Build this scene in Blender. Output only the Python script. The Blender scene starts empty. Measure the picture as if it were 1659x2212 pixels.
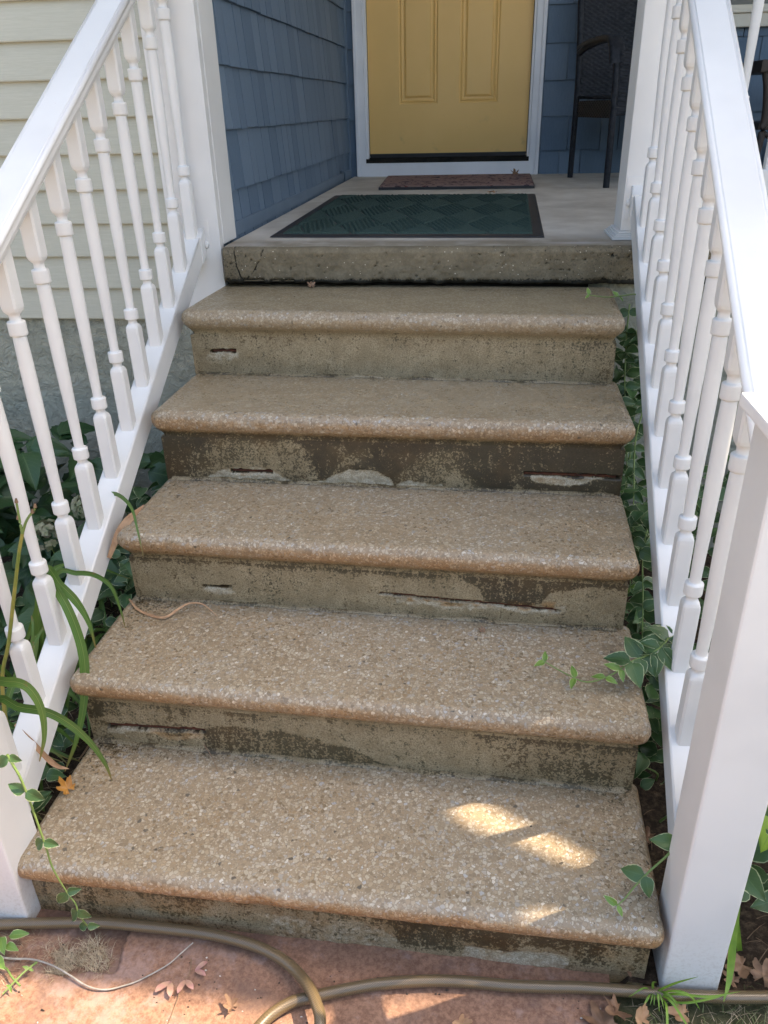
import bpy, bmesh, math, random
import numpy as np
from mathutils import Vector, Matrix

random.seed(7)
rng = np.random.RandomState(11)
SC = bpy.context.scene
COL = SC.collection

# ------------------------------------------------------------------ camera
cam = bpy.data.cameras.new('camera')
cam_o = bpy.data.objects.new('camera', cam)
COL.objects.link(cam_o)
cR = Vector((0.99251716, 0.12014406, -0.02179658))
cU = Vector((-0.03581451, 0.45709359, 0.88869723))
cF = Vector((-0.11673477, 0.88126662, -0.45797613))
m3 = Matrix((cR, cU, -cF)).transposed()
cam_o.matrix_world = Matrix.Translation((0.79245, -2.39570, 0.36559)) @ m3.to_4x4()
cam.sensor_fit = 'HORIZONTAL'
cam.sensor_width = 36.0
cam.lens = 36.0 * 1694.13 / 1659.0
cam.clip_start = 0.02
cam.clip_end = 500
SC.camera = cam_o

# ------------------------------------------------------------------ sky, sun, exposure
SUN = Vector((0.60, 0.25, 1.0)).normalized()
world = bpy.data.worlds.new("World")
SC.world = world
world.use_nodes = True
wn = world.node_tree.nodes
wl = world.node_tree.links
wn.clear()
sky = wn.new('ShaderNodeTexSky')
sky.sky_type = 'NISHITA'
sky.sun_disc = False
sky.sun_elevation = math.asin(SUN.z)
sky.sun_rotation = math.atan2(SUN.x, SUN.y)
sky.air_density = 1.0
sky.dust_density = 3.0
sky.ozone_density = 1.0
bg = wn.new('ShaderNodeBackground')
bg.inputs['Strength'].default_value = 0.15
wo = wn.new('ShaderNodeOutputWorld')
wl.new(sky.outputs[0], bg.inputs[0])
wl.new(bg.outputs[0], wo.inputs[0])
sd = bpy.data.lights.new('sun', 'SUN')
sd.energy = 3.0
sd.angle = math.radians(0.53)
sd.color = (1.0, 0.86, 0.70)
so = bpy.data.objects.new('sun', sd)
COL.objects.link(so)
so.rotation_euler = SUN.to_track_quat('Z', 'Y').to_euler()
SC.view_settings.view_transform = 'Standard'
SC.view_settings.look = 'None'
SC.view_settings.gamma = 1.0
SC.view_settings.use_curve_mapping = False
SC.view_settings.exposure = 2.12
try:
    SC.view_settings.use_white_balance = True
    SC.view_settings.white_balance_temperature = 7350
    SC.view_settings.white_balance_tint = 10
except Exception:
    pass
SC.cycles.max_bounces = 8
SC.cycles.diffuse_bounces = 5


# ------------------------------------------------------------------ node material helper
class NT:
    def __init__(self, name):
        self.m = bpy.data.materials.new(name)
        self.m.use_nodes = True
        self.n = self.m.node_tree.nodes
        self.l = self.m.node_tree.links
        self.n.clear()
        self.out = self.n.new('ShaderNodeOutputMaterial')
        self.b = self.n.new('ShaderNodeBsdfPrincipled')
        self.l.new(self.b.outputs[0], self.out.inputs[0])

    def put(self, sock, v):
        if hasattr(v, 'is_output') or hasattr(v, 'links'):
            self.l.new(v, sock)
        elif isinstance(v, (tuple, list)) and len(v) == 3 and sock.type == 'RGBA':
            sock.default_value = (*v, 1)
        else:
            sock.default_value = v

    def coord(self, kind='Object', scale=None):
        t = self.n.new('ShaderNodeTexCoord').outputs[kind]
        if scale is not None:
            mp = self.n.new('ShaderNodeMapping')
            mp.inputs['Scale'].default_value = scale if isinstance(scale, (tuple, list)) else (scale,) * 3
            self.l.new(t, mp.inputs[0])
            return mp.outputs[0]
        return t

    def noise(self, scale, detail=3, rough=0.55, vec=None, dist=0.0):
        t = self.n.new('ShaderNodeTexNoise')
        t.inputs['Scale'].default_value = scale
        t.inputs['Detail'].default_value = detail
        t.inputs['Roughness'].default_value = rough
        t.inputs['Distortion'].default_value = dist
        self.l.new(vec if vec is not None else self.coord(), t.inputs['Vector'])
        return t.outputs['Fac']

    def vor(self, scale, feature='F1', vec=None, rand=1.0):
        t = self.n.new('ShaderNodeTexVoronoi')
        t.feature = feature
        t.inputs['Scale'].default_value = scale
        t.inputs['Randomness'].default_value = rand
        self.l.new(vec if vec is not None else self.coord(), t.inputs['Vector'])
        return t.outputs

    def math(self, op, a, b=0.0, c=0.0, clamp=False):
        t = self.n.new('ShaderNodeMath')
        t.operation = op
        t.use_clamp = clamp
        self.put(t.inputs[0], a)
        self.put(t.inputs[1], b)
        self.put(t.inputs[2], c)
        return t.outputs[0]

    def step(self, v, lo, hi, a=0.0, b=1.0):
        t = self.n.new('ShaderNodeMapRange')
        t.interpolation_type = 'SMOOTHSTEP'
        self.put(t.inputs[0], v)
        self.put(t.inputs[1], lo)
        self.put(t.inputs[2], hi)
        self.put(t.inputs[3], a)
        self.put(t.inputs[4], b)
        return t.outputs[0]

    def mix(self, f, a, b, mode='MIX'):
        t = self.n.new('ShaderNodeMix')
        t.data_type = 'RGBA'
        t.blend_type = mode
        self.put(t.inputs[0], f)
        self.put(t.inputs[6], a)
        self.put(t.inputs[7], b)
        return t.outputs[2]

    def ramp(self, v, stops, interp='LINEAR'):
        t = self.n.new('ShaderNodeValToRGB')
        t.color_ramp.interpolation = interp
        e = t.color_ramp.elements
        while len(e) > 1:
            e.remove(e[-1])
        e[0].position = stops[0][0]
        e[0].color = (*stops[0][1], 1)
        for p, c in stops[1:]:
            k = e.new(p)
            k.color = (*c, 1)
        self.put(t.inputs[0], v)
        return t.outputs[0]

    def attr(self, name):
        t = self.n.new('ShaderNodeAttribute')
        t.attribute_name = name
        s = self.n.new('ShaderNodeSeparateColor')
        self.l.new(t.outputs['Color'], s.inputs[0])
        return s.outputs[0], s.outputs[1], s.outputs[2], t.outputs['Alpha']

    def sep(self, v):
        s = self.n.new('ShaderNodeSeparateXYZ')
        self.l.new(v, s.inputs[0])
        return s.outputs

    def objrand(self):
        return self.n.new('ShaderNodeObjectInfo').outputs['Random']

    def bump(self, h, strength=0.5, dist=0.002, base=None):
        t = self.n.new('ShaderNodeBump')
        t.inputs['Strength'].default_value = strength
        t.inputs['Distance'].default_value = dist
        self.put(t.inputs['Height'], h)
        if base is not None:
            self.l.new(base, t.inputs['Normal'])
        return t.outputs[0]

    def done(self, color, rough=0.6, normal=None, spec=0.5, coat=0.0, coat_rough=0.2, trans=None):
        self.put(self.b.inputs['Base Color'], color)
        self.put(self.b.inputs['Roughness'], rough)
        self.b.inputs['Specular IOR Level'].default_value = spec
        if normal is not None:
            self.l.new(normal, self.b.inputs['Normal'])
        if coat:
            self.put(self.b.inputs['Coat Weight'], coat)
            self.b.inputs['Coat Roughness'].default_value = coat_rough
        if trans:
            tr = self.n.new('ShaderNodeBsdfTranslucent')
            self.put(tr.inputs[0], color)
            mx = self.n.new('ShaderNodeMixShader')
            mx.inputs[0].default_value = trans
            self.l.new(self.b.outputs[0], mx.inputs[1])
            self.l.new(tr.outputs[0], mx.inputs[2])
            self.l.new(mx.outputs[0], self.out.inputs[0])
        return self.m


# ---- concrete of the steps: chips of aggregate, algae, rust, pale spalls
def concrete_mat():
    t = NT('aggregate_concrete')
    al, ru, pa, ex = t.attr('mask')
    wob = t.n.new('ShaderNodeTexNoise')
    wob.inputs['Scale'].default_value = 90
    co = t.coord()
    t.l.new(co, wob.inputs['Vector'])
    sub = t.n.new('ShaderNodeVectorMath'); sub.operation = 'MULTIPLY_ADD'
    t.l.new(wob.outputs['Color'], sub.inputs[0])
    sub.inputs[1].default_value = (0.006,) * 3
    t.l.new(co, sub.inputs[2])
    v = sub.outputs[0]
    chipcols = [(0.0, (.20, .15, .095)), (.16, (.30, .22, .135)), (.34, (.36, .285, .19)), (.52, (.44, .385, .29)),
                (.68, (.34, .32, .28)), (.80, (.46, .405, .32)), (.945, (.58, .54, .46)), (.97, (.37, .38, .38)), (.99, (.06, .055, .05))]
    a = t.vor(140, 'F1', v)
    ae = t.vor(140, 'DISTANCE_TO_EDGE', v)['Distance']
    ca = t.ramp(t.sep(a['Color'])[0], chipcols, 'CONSTANT')
    on_a = t.step(t.sep(a['Color'])[1], .38, .40)
    ma = t.math('MULTIPLY', t.step(ae, .05, .13), on_a)
    b = t.vor(300, 'F1', v)
    be = t.vor(300, 'DISTANCE_TO_EDGE', v)['Distance']
    cb = t.ramp(t.sep(b['Color'])[1], chipcols, 'CONSTANT')
    on_b = t.step(t.sep(b['Color'])[2], .45, .47)
    mb = t.math('MULTIPLY', t.step(be, .06, .16), on_b)
    fine = t.noise(260, 3, .7)
    mid = t.noise(22, 4, .6)
    big = t.noise(4.5, 3, .5)
    mtx = t.mix(fine, (.225, .168, .104), (.345, .268, .176))
    mtx = t.mix(t.step(mid, .3, .7), t.mix(.25, mtx, (.13, .10, .065)), mtx)
    agg = t.mix(mb, mtx, cb)
    agg = t.mix(ma, agg, ca)
    rim = t.math('MULTIPLY', t.math('MULTIPLY', t.step(ae, .0, .045), t.step(ae, .11, .05)), on_a)
    agg = t.mix(t.math('MULTIPLY', rim, .32), agg, (.10, .072, .045))
    agg = t.mix(t.step(big, .35, .7, 0.0, .35), agg, t.mix(1.0, agg, (.80, .66, .47), 'MULTIPLY'))
    agg = t.mix(.20, agg, (.335, .268, .18))
    # plain cast face
    speck = t.noise(330, 2, .8)
    plain = t.mix(t.step(mid, .3, .72), (.265, .208, .125), (.365, .298, .19))
    plain = t.mix(t.step(speck, .40, .58), t.mix(.68, plain, (.15, .115, .062)), plain)
    col = t.mix(ex, plain, agg)
    # pale spalled or washed patches
    pg = t.mix(t.step(speck, .4, .6), (.30, .26, .185), (.50, .45, .345))
    pg = t.mix(t.step(t.noise(60, 4, .7), .45, .62, 0, .7), pg, (.24, .195, .125))
    pth = t.math('ADD', pa, t.math('MULTIPLY', t.math('SUBTRACT', t.noise(95, 5, .75), .5), 1.8))
    pm = t.math('MULTIPLY', t.step(pth, .40, .70), .9)
    col = t.mix(pm, col, pg)
    # algae and painted nose shade: speckled dark film, threshold from the mask
    strk = t.noise(34, 4, .7, t.coord('Object', (1.6, 1.6, .35)))
    alm = t.math('ADD', al, t.math('MULTIPLY', t.math('SUBTRACT', strk, .5), 1.3))
    alm = t.math('ADD', alm, t.math('MULTIPLY', t.math('SUBTRACT', t.noise(55, 3, .6), .5), .8))
    gate = t.step(al, .02, .18)
    thr = t.math('SUBTRACT', .66, t.math('MULTIPLY', alm, .36))
    sp2 = t.noise(185, 4, .68, None, .4)
    am = t.math('MULTIPLY', t.math('MULTIPLY', t.step(sp2, thr, t.math('ADD', thr, .07)), gate), .88)
    acol = t.mix(t.step(t.noise(14, 2), .35, .65), (.040, .029, .015), (.095, .058, .022))
    acol = t.mix(t.step(big, .4, .65), acol, (.062, .054, .028))
    acol = t.mix(t.step(al, .45, .95), acol, t.mix(1.0, acol, (.50, .50, .55), 'MULTIPLY'))
    col = t.mix(t.math('MULTIPLY', am, t.math('SUBTRACT', 1.0, t.math('MULTIPLY', pm, .8))), col, acol)
    col = t.mix(t.math('MULTIPLY', al, .45), col, t.mix(1.0, col, (.55, .48, .32), 'MULTIPLY'))
    # rust / orange lichen stain
    rcol = t.mix(1.0, col, (.98, .67, .40), 'MULTIPLY')
    rm = t.math('MULTIPLY', t.step(t.math('ADD', ru, t.math('MULTIPLY', t.math('SUBTRACT', t.noise(60, 4, .7), .5), .8)), .15, .95), .72)
    col = t.mix(rm, col, rcol)
    h = t.math('ADD', t.math('MULTIPLY', t.math('ADD', ma, t.math('MULTIPLY', mb, .5)), t.math('MULTIPLY', ex, .6)), t.math('MULTIPLY', fine, .8))
    pits = t.step(t.vor(70, 'F1')['Distance'], .03, .09)
    h = t.math('ADD', h, t.math('MULTIPLY', pits, .8))
    nrm = t.bump(h, .36, .0010)
    ro = t.math('SUBTRACT', .50, t.math('MULTIPLY', ma, .18))
    ro = t.math('ADD', ro, t.math('MULTIPLY', al, .05))
    ro = t.math('SUBTRACT', ro, t.math('MULTIPLY', t.step(t.noise(7, 3), .45, .65), t.math('MULTIPLY', ex, .16)))
    return t.done(col, ro, nrm, .5)


M = {}
M['concrete'] = concrete_mat()


def simple(name, c1, c2, nscale=8, rough=.5, bscale=120, bstr=.15, bdist=.001, spec=.5, detail=3, trans=None, stretch=None, coat=0.):
    t = NT(name)
    vec = t.coord('Object', stretch) if stretch else None
    c = t.mix(t.step(t.noise(nscale, detail, .6, vec), .3, .7), c1, c2)
    n = t.bump(t.noise(bscale, 3, .6, vec), bstr, bdist) if bstr else None
    return t.done(c, rough, n, spec, coat=coat, trans=trans)


def vinyl():
    t = NT('white_vinyl')
    co = t.coord()
    c = t.mix(t.step(t.noise(5, 3), .3, .7), (.64, .64, .625), (.70, .70, .68))
    sp = t.noise(70, 4, .75, t.coord('Object', (1.8, 1.8, .8)))
    c = t.mix(t.step(sp, .69, .76, 0, .45), c, (.38, .30, .25))
    z = t.sep(co)[2]
    low = t.math('MULTIPLY', t.step(z, -.80, -1.02), t.step(t.noise(150, 4, .75), .46, .66))
    c = t.mix(t.math('MULTIPLY', low, .32), c, (.36, .31, .24))
    return t.done(c, t.step(t.noise(20, 2), .3, .7, .42, .52), t.bump(t.noise(60, 2), .06, .0008), .4)


M['vinyl'] = vinyl()
M['cap'] = simple('white_cap', (.80, .80, .80), (.86, .86, .85), 9, .35, 80, .05)


def siding():
    t = NT('cream_siding')
    g = t.noise(14, 5, .7, t.coord('Object', (.8, 1, 26)), 1.2)
    c = t.mix(t.step(g, .35, .65), (.40, .40, .325), (.45, .45, .375))
    c = t.mix(t.step(t.noise(2.2, 3), .4, .75, 0, .3), c, (.37, .37, .30))
    return t.done(c, .5, t.bump(g, .35, .0012), .4)


M['siding'] = siding()


def shingle(name, c1, c2):
    t = NT(name)
    r = t.objrand()
    g = t.noise(30, 5, .7, t.coord('Object', (9, 9, .9)), .6)
    c = t.mix(r, c1, c2)
    c = t.mix(t.step(g, .35, .7, 0, .45), c, t.mix(1, c, (.72, .74, .76), 'MULTIPLY'))
    c = t.mix(t.step(t.noise(60, 3, .7), .66, .76, 0, .35), c, (.28, .31, .34))
    return t.done(c, .62, t.bump(g, .5, .0012), .3)


M['shingle'] = shingle('blue_shingle_paint', (.095, .150, .215), (.142, .205, .275))
M['blue'] = simple('blue_trim_paint', (.105, .158, .218), (.125, .180, .240), 6, .55, 90, .15)


def stucco():
    t = NT('grey_green_stucco')
    c = t.mix(t.step(t.noise(3, 4), .3, .7), (.38, .395, .32), (.47, .48, .40))
    n1 = t.noise(30, 6, .7, None, 1.2)
    c = t.mix(t.step(t.noise(9, 4), .6, .8, 0, .35), c, (.20, .21, .16))
    return t.done(c, .8, t.bump(n1, 1.0, .03), .2)


M['stucco'] = stucco()


def door():
    t = NT('yellow_door_paint')
    z = t.sep(t.coord())[2]
    c = t.mix(t.step(t.noise(3, 3), .3, .7), (.76, .47, .15), (.80, .50, .17))
    c = t.mix(t.math('MULTIPLY', t.step(t.noise(9, 4), .58, .75), t.step(z, .40, .12, 0, .55)), c, (.36, .25, .10))
    return t.done(c, .42, t.bump(t.noise(220, 2), .08, .0004), .5)


M['door'] = door()
M['trim'] = simple('white_trim_paint', (.70, .71, .73), (.76, .77, .79), 5, .45, 70, .08)
M['threshold'] = simple('bronze_threshold', (.012, .012, .011), (.028, .025, .020), 20, .85, 90, .2, spec=.1)
M['black'] = simple('black_rubber', (.012, .012, .013), (.020, .020, .022), 12, .6, 300, .3)
M['dark'] = simple('dark_gap_shade', (.012, .010, .008), (.022, .017, .012), 12, .95, 60, .5)


def slabtop():
    t = NT('porch_slab_concrete')
    al, ru, pa, ex = t.attr('mask')
    c = t.mix(t.step(t.noise(5, 5, .65), .3, .7), (.47, .425, .36), (.60, .56, .49))
    c = t.mix(t.step(t.noise(1.6, 4, .6), .45, .7, 0, .5), c, (.24, .20, .155))
    sp = t.noise(150, 3, .75)
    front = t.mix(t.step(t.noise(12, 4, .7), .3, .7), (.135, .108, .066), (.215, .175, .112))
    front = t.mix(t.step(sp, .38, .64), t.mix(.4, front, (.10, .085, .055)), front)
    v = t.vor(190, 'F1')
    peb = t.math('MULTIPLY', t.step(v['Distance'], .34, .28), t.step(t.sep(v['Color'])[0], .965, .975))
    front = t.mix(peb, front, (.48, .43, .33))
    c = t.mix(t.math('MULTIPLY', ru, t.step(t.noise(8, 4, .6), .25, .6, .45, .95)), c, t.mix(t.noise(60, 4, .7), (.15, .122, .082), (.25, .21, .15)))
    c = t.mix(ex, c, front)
    c = t.mix(t.math('MULTIPLY', pa, .6), c, (.47, .46, .44))
    am = t.step(t.math('ADD', t.noise(180, 4, .75), al), .85, 1.1)
    c = t.mix(am, c, (.020, .018, .012))
    n = t.bump(t.noise(190, 4, .75), .5, .0016)
    return t.done(c, .75, n, .35)


M['slab'] = slabtop()


def pathmat():
    t = NT('red_painted_concrete')
    al, ru, pa, ex = t.attr('mask')
    f = t.noise(130, 4, .75)
    c = t.mix(t.step(f, .35, .65), (.175, .092, .060), (.300, .170, .112))
    c = t.mix(t.step(t.noise(9, 4, .6), .5, .7, 0, .7), c, (.13, .085, .07))
    w = t.step(t.math('ADD', t.math('ADD', t.noise(26, 5, .7), t.math('MULTIPLY', pa, .12)), 0.0), .52, .74)
    c = t.mix(t.math('MULTIPLY', w, .55), c, (.34, .24, .21))
    c = t.mix(t.step(t.noise(420, 2, .6), .68, .74, 0, .7), c, (.42, .28, .19))
    c = t.mix(t.math('MULTIPLY', al, .75), c, (.075, .045, .030))
    return t.done(c, .72, t.bump(t.noise(230, 4, .75), .6, .0014), .3)


M['path'] = pathmat()


def soil():
    t = NT('soil_and_mulch')
    c = t.ramp(t.noise(70, 5, .75), [(.3, (.018, .012, .008)), (.5, (.05, .034, .022)), (.68, (.12, .085, .055))])
    return t.done(c, .95, t.bump(t.noise(60, 5, .75), 1, .01), .2)


M['soil'] = soil()


def lawn():
    t = NT('lawn_ground')
    c = t.ramp(t.noise(30, 5, .7), [(.3, (.035, .04, .018)), (.55, (.075, .075, .04)), (.75, (.15, .13, .085))])
    return t.done(c, .95, t.bump(t.noise(90, 4, .7), 1, .008), .1)


M['lawn'] = lawn()


def leafmat(name, c1, c2, vein, margin=None, rough=.38, trans=.22):
    t = NT(name)
    uv = t.sep(t.coord('UV'))
    u = t.math('ABSOLUTE', t.math('SUBTRACT', t.math('MULTIPLY', uv[0], 2.0), 1.0))
    r = t.objrand()
    c = t.mix(r, c1, c2)
    c = t.mix(t.step(t.noise(60, 3, .6), .35, .7, 0, .4), c, c2)
    vn = t.math('ADD', t.math('MULTIPLY', uv[1], 9.0), t.math('MULTIPLY', u, -3.2))
    vf = t.math('ABSOLUTE', t.math('SUBTRACT', t.math('FRACT', vn), .5))
    c = t.mix(t.step(vf, .06, .0, 0, .5), c, vein)
    c = t.mix(t.step(u, .07, .0, 0, .8), c, vein)
    if margin:
        e = t.math('ADD', u, t.math('MULTIPLY', t.math('SUBTRACT', t.noise(130, 3, .6), .5), .35))
        tip = t.step(uv[1], .86, .98, 0, .25)
        c = t.mix(t.step(t.math('ADD', e, tip), .88, .97), c, margin)
    h = t.step(vf, .0, .12)
    return t.done(c, rough, t.bump(h, .25, .0008), .5, trans=trans)


M['vinca'] = leafmat('variegated_vinca_leaf', (.036, .088, .030), (.066, .140, .045), (.09, .17, .06), (.40, .45, .25))
M['vinca_y'] = leafmat('young_vinca_leaf', (.10, .21, .035), (.16, .28, .05), (.25, .36, .10), (.60, .64, .34))
M['hydra'] = leafmat('hydrangea_leaf', (.018, .062, .020), (.040, .100, .032), (.075, .15, .055), None, .42)
M['hosta'] = leafmat('hosta_leaf', (.22, .36, .03), (.28, .42, .04), (.12, .24, .03), None, .4, .35)


def strap():
    t = NT('daylily_leaf')
    uv = t.sep(t.coord('UV'))
    g = t.math('ABSOLUTE', t.math('SUBTRACT', t.math('FRACT', t.math('MULTIPLY', uv[0], 6.0)), .5))
    c = t.mix(t.objrand(), (.060, .145, .028), (.100, .20, .035))
    c = t.mix(t.step(g, .1, .4, 0, .35), c, (.16, .27, .06))
    c = t.mix(t.step(t.math('ABSOLUTE', t.math('SUBTRACT', uv[0], .5)), .07, .0, 0, .6), c, (.24, .33, .09))
    c = t.mix(t.math('MULTIPLY', t.step(uv[1], .86, 1.0), .8), c, (.26, .17, .05))
    c = t.mix(t.step(t.noise(25, 3, .6), .66, .72, 0, .7), c, (.22, .16, .05))
    return t.done(c, .38, t.bump(g, .4, .0008), .5, trans=.3)


M['strap'] = strap()
M['stem'] = simple('green_stem', (.12, .20, .05), (.17, .24, .07), 30, .5, 100, .2)
M['oldstem'] = simple('yellow_green_stalk', (.16, .20, .035), (.30, .26, .06), 22, .5, 100, .2)
M['driedstem'] = simple('brown_stem', (.16, .10, .06), (.26, .17, .10), 30, .8, 100, .4)
M['dry'] = simple('dry_tan_leaf', (.34, .19, .10), (.50, .31, .18), 40, .65, 140, .5, trans=.15)
M['dead'] = simple('brown_dead_leaf', (.17, .095, .055), (.28, .165, .095), 35, .7, 120, .6, trans=.12)
M['amber'] = simple('amber_dead_leaf', (.33, .145, .025), (.45, .22, .05), 35, .35, 120, .5)
M['samara'] = simple('pink_samara', (.42, .20, .20), (.52, .36, .24), 40, .5, 300, .4, trans=.25)
M['petal'] = simple('pale_green_petal', (.20, .25, .12), (.36, .34, .24), 40, .6, 120, .3, trans=.25)
M['straw'] = simple('dry_straw', (.30, .23, .14), (.48, .40, .28), 60, .8, 120, .3)
M['grassb'] = simple('grass_blade', (.09, .13, .04), (.20, .22, .09), 20, .5, 100, .2, trans=.25)
M['brightgrass'] = simple('bright_grass_blade', (.13, .26, .03), (.24, .38, .05), 20, .45, 100, .2, trans=.3)
M['twig'] = simple('grey_twig', (.26, .235, .20), (.42, .39, .34), 60, .8, 140, .5)


def hosemat():
    t = NT('braided_hose')
    uv = t.coord('UV')
    s = t.sep(uv)
    br = t.n.new('ShaderNodeTexChecker')
    br.inputs['Scale'].default_value = 1.0
    mp = t.n.new('ShaderNodeMapping')
    mp.inputs['Scale'].default_value = (22, 480, 1)
    mp.inputs['Rotation'].default_value = (0, 0, 0)
    t.l.new(uv, mp.inputs[0])
    t.l.new(mp.outputs[0], br.inputs['Vector'])
    st = t.step(t.math('ABSOLUTE', t.math('SUBTRACT', t.math('FRACT', t.math('MULTIPLY', s[0], 4.0)), .5)), .08, .10)
    c = t.mix(br.outputs['Fac'], (.050, .030, .014), (.22, .150, .075))
    c = t.mix(t.math('MULTIPLY', st, .35), c, (.10, .085, .05))
    return t.done(c, .32, t.bump(br.outputs['Fac'], .6, .0008), .6, coat=.35, coat_rough=.2)


M['hose'] = hosemat()


def carpet():
    t = NT('green_mat_carpet')
    f = t.noise(420, 3, .8)
    c = t.mix(t.step(f, .35, .68), (.016, .038, .032), (.080, .125, .110))
    c = t.mix(t.step(t.noise(150, 3, .7), .70, .76, 0, .6), c, (.16, .18, .16))
    return t.done(c, .95, t.bump(f, .8, .003), .1)


M['carpet'] = carpet()


def pinkmat():
    t = NT('mauve_patterned_mat')
    v = t.coord('Object', (1.0, .8, 1))
    n = t.noise(24, 3, .6, v, 1.4)
    f = t.noise(400, 2, .8)
    c = t.mix(f, (.20, .125, .11), (.34, .24, .215))
    c = t.mix(t.step(n, .56, .60), c, (.035, .022, .032))
    c = t.mix(t.step(t.noise(31, 2, .6, v, 1.0), .66, .69), c, (.16, .035, .03))
    return t.done(c, .95, t.bump(f, .6, .002), .1)


M['pinkmat'] = pinkmat()
M['wicker'] = simple('dark_brown_wicker', (.009, .011, .015), (.024, .027, .033), 60, .5, 200, .2, spec=.2)
M['metal'] = simple('dark_brown_metal', (.030, .020, .016), (.045, .032, .026), 20, .5, 90, .2)
M['wframe'] = simple('cream_window_frame', (.55, .53, .45), (.62, .60, .52), 6, .5, 60, .1)


def glass():
    t = NT('window_glass')
    return t.done((.16, .17, .17), .08, t.bump(t.noise(2, 1), .02, .01), .8)


M['glass'] = glass()
M['soffit'] = simple('white_soffit', (.68, .68, .66), (.74, .74, .72), 4, .6, 50, .1)
M['roofing'] = simple('grey_roofing', (.10, .10, .10), (.16, .155, .15), 40, .9, 80, .5)
M['pebble'] = simple('pebble_white', (.45, .42, .36), (.66, .63, .56), 60, .5, 100, .3)
M['debris'] = simple('dark_debris', (.03, .022, .016), (.07, .05, .035), 60, .8, 100, .3)
M['treeleaf'] = simple('tree_leaf', (.05, .10, .03), (.08, .15, .04), 10, .5, 50, .2)
M['rustbar'] = simple('rusted_rebar', (.045, .014, .008), (.11, .035, .016), 60, .85, 160, .6)
M['bark'] = simple('tree_bark', (.10, .08, .06), (.18, .15, .12), 20, .9, 60, .8)


# ------------------------------------------------------------------ object helpers
def link(o, parent=None):
    COL.objects.link(o)
    if parent is not None:
        o.parent = parent
        o.location = -Vector(parent.location)
    return o


def thing(name, label, cat, loc=(0, 0, 0), group=None):
    o = bpy.data.objects.new(name, None)
    o.location = loc
    o.empty_display_size = .05
    COL.objects.link(o)
    o['label'] = label
    o['category'] = cat
    if group:
        o['group'] = group
    return o


def tag(o, label=None, cat=None, group=None, kind=None):
    if label: o['label'] = label
    if cat: o['category'] = cat
    if group: o['group'] = group
    if kind: o['kind'] = kind
    return o


def mesh(name, verts, faces, mat, parent=None, smooth=False, uv=None, mask=None):
    me = bpy.data.meshes.new(name)
    me.from_pydata([tuple(v) for v in verts], [], faces)
    if uv is not None:
        l = me.uv_layers.new(name='UVMap')
        idx = np.empty(len(me.loops), dtype=np.int32)
        me.loops.foreach_get('vertex_index', idx)
        l.data.foreach_set('uv', np.asarray(uv, dtype=np.float32)[idx].ravel())
    if mask is not None:
        a = me.color_attributes.new('mask', 'FLOAT_COLOR', 'POINT')
        a.data.foreach_set('color', np.asarray(mask, dtype=np.float32).ravel())
    me.materials.append(mat)
    if smooth:
        me.polygons.foreach_set('use_smooth', [True] * len(me.polygons))
    me.update()
    return link(bpy.data.objects.new(name, me), parent)


def gridfaces(nu, nv, closed=False):
    """vertex index = iu*nv + iv ; returns quads"""
    iu = np.arange(nu if closed else nu - 1)
    iv = np.arange(nv - 1)
    A, B = np.meshgrid(iu, iv, indexing='ij')
    A2 = (A + 1) % nu
    return np.stack([A * nv + B, A2 * nv + B, A2 * nv + B + 1, A * nv + B + 1], -1).reshape(-1, 4)


def fastmesh(name, V, Q, mat, parent=None, smooth=True, mask=None, uv=None):
    me = bpy.data.meshes.new(name)
    V = np.asarray(V, dtype=np.float32)
    Q = np.asarray(Q, dtype=np.int32)
    n = len(Q)
    me.vertices.add(len(V))
    me.vertices.foreach_set('co', V.ravel())
    me.loops.add(n * 4)
    me.loops.foreach_set('vertex_index', Q.ravel())
    me.polygons.add(n)
    me.polygons.foreach_set('loop_start', np.arange(n, dtype=np.int32) * 4)
    me.polygons.foreach_set('loop_total', np.full(n, 4, dtype=np.int32))
    me.polygons.foreach_set('use_smooth', np.full(n, smooth))
    me.update(calc_edges=True)
    if mask is not None:
        a = me.color_attributes.new('mask', 'FLOAT_COLOR', 'POINT')
        a.data.foreach_set('color', np.asarray(mask, dtype=np.float32).ravel())
    if uv is not None:
        l = me.uv_layers.new(name='UVMap')
        l.data.foreach_set('uv', np.asarray(uv, dtype=np.float32)[Q.ravel()].ravel())
    me.materials.append(mat)
    return link(bpy.data.objects.new(name, me), parent)


def bbox(name, x0, x1, y0, y1, z0, z1, mat, parent=None, bev=.002, seg=2, xf=None):
    bm = bmesh.new()
    bmesh.ops.create_cube(bm, size=1)
    for v in bm.verts:
        v.co = Vector(((x0 + x1) / 2 + v.co.x * (x1 - x0), (y0 + y1) / 2 + v.co.y * (y1 - y0), (z0 + z1) / 2 + v.co.z * (z1 - z0)))
    if bev:
        bmesh.ops.bevel(bm, geom=bm.edges[:], offset=bev, segments=seg, affect='EDGES', profile=.6)
    if xf is not None:
        for v in bm.verts:
            v.co = xf(v.co)
    me = bpy.data.meshes.new(name)
    bm.to_mesh(me)
    bm.free()
    me.materials.append(mat)
    me.polygons.foreach_set('use_smooth', [False] * len(me.polygons))
    return link(bpy.data.objects.new(name, me), parent)


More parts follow.
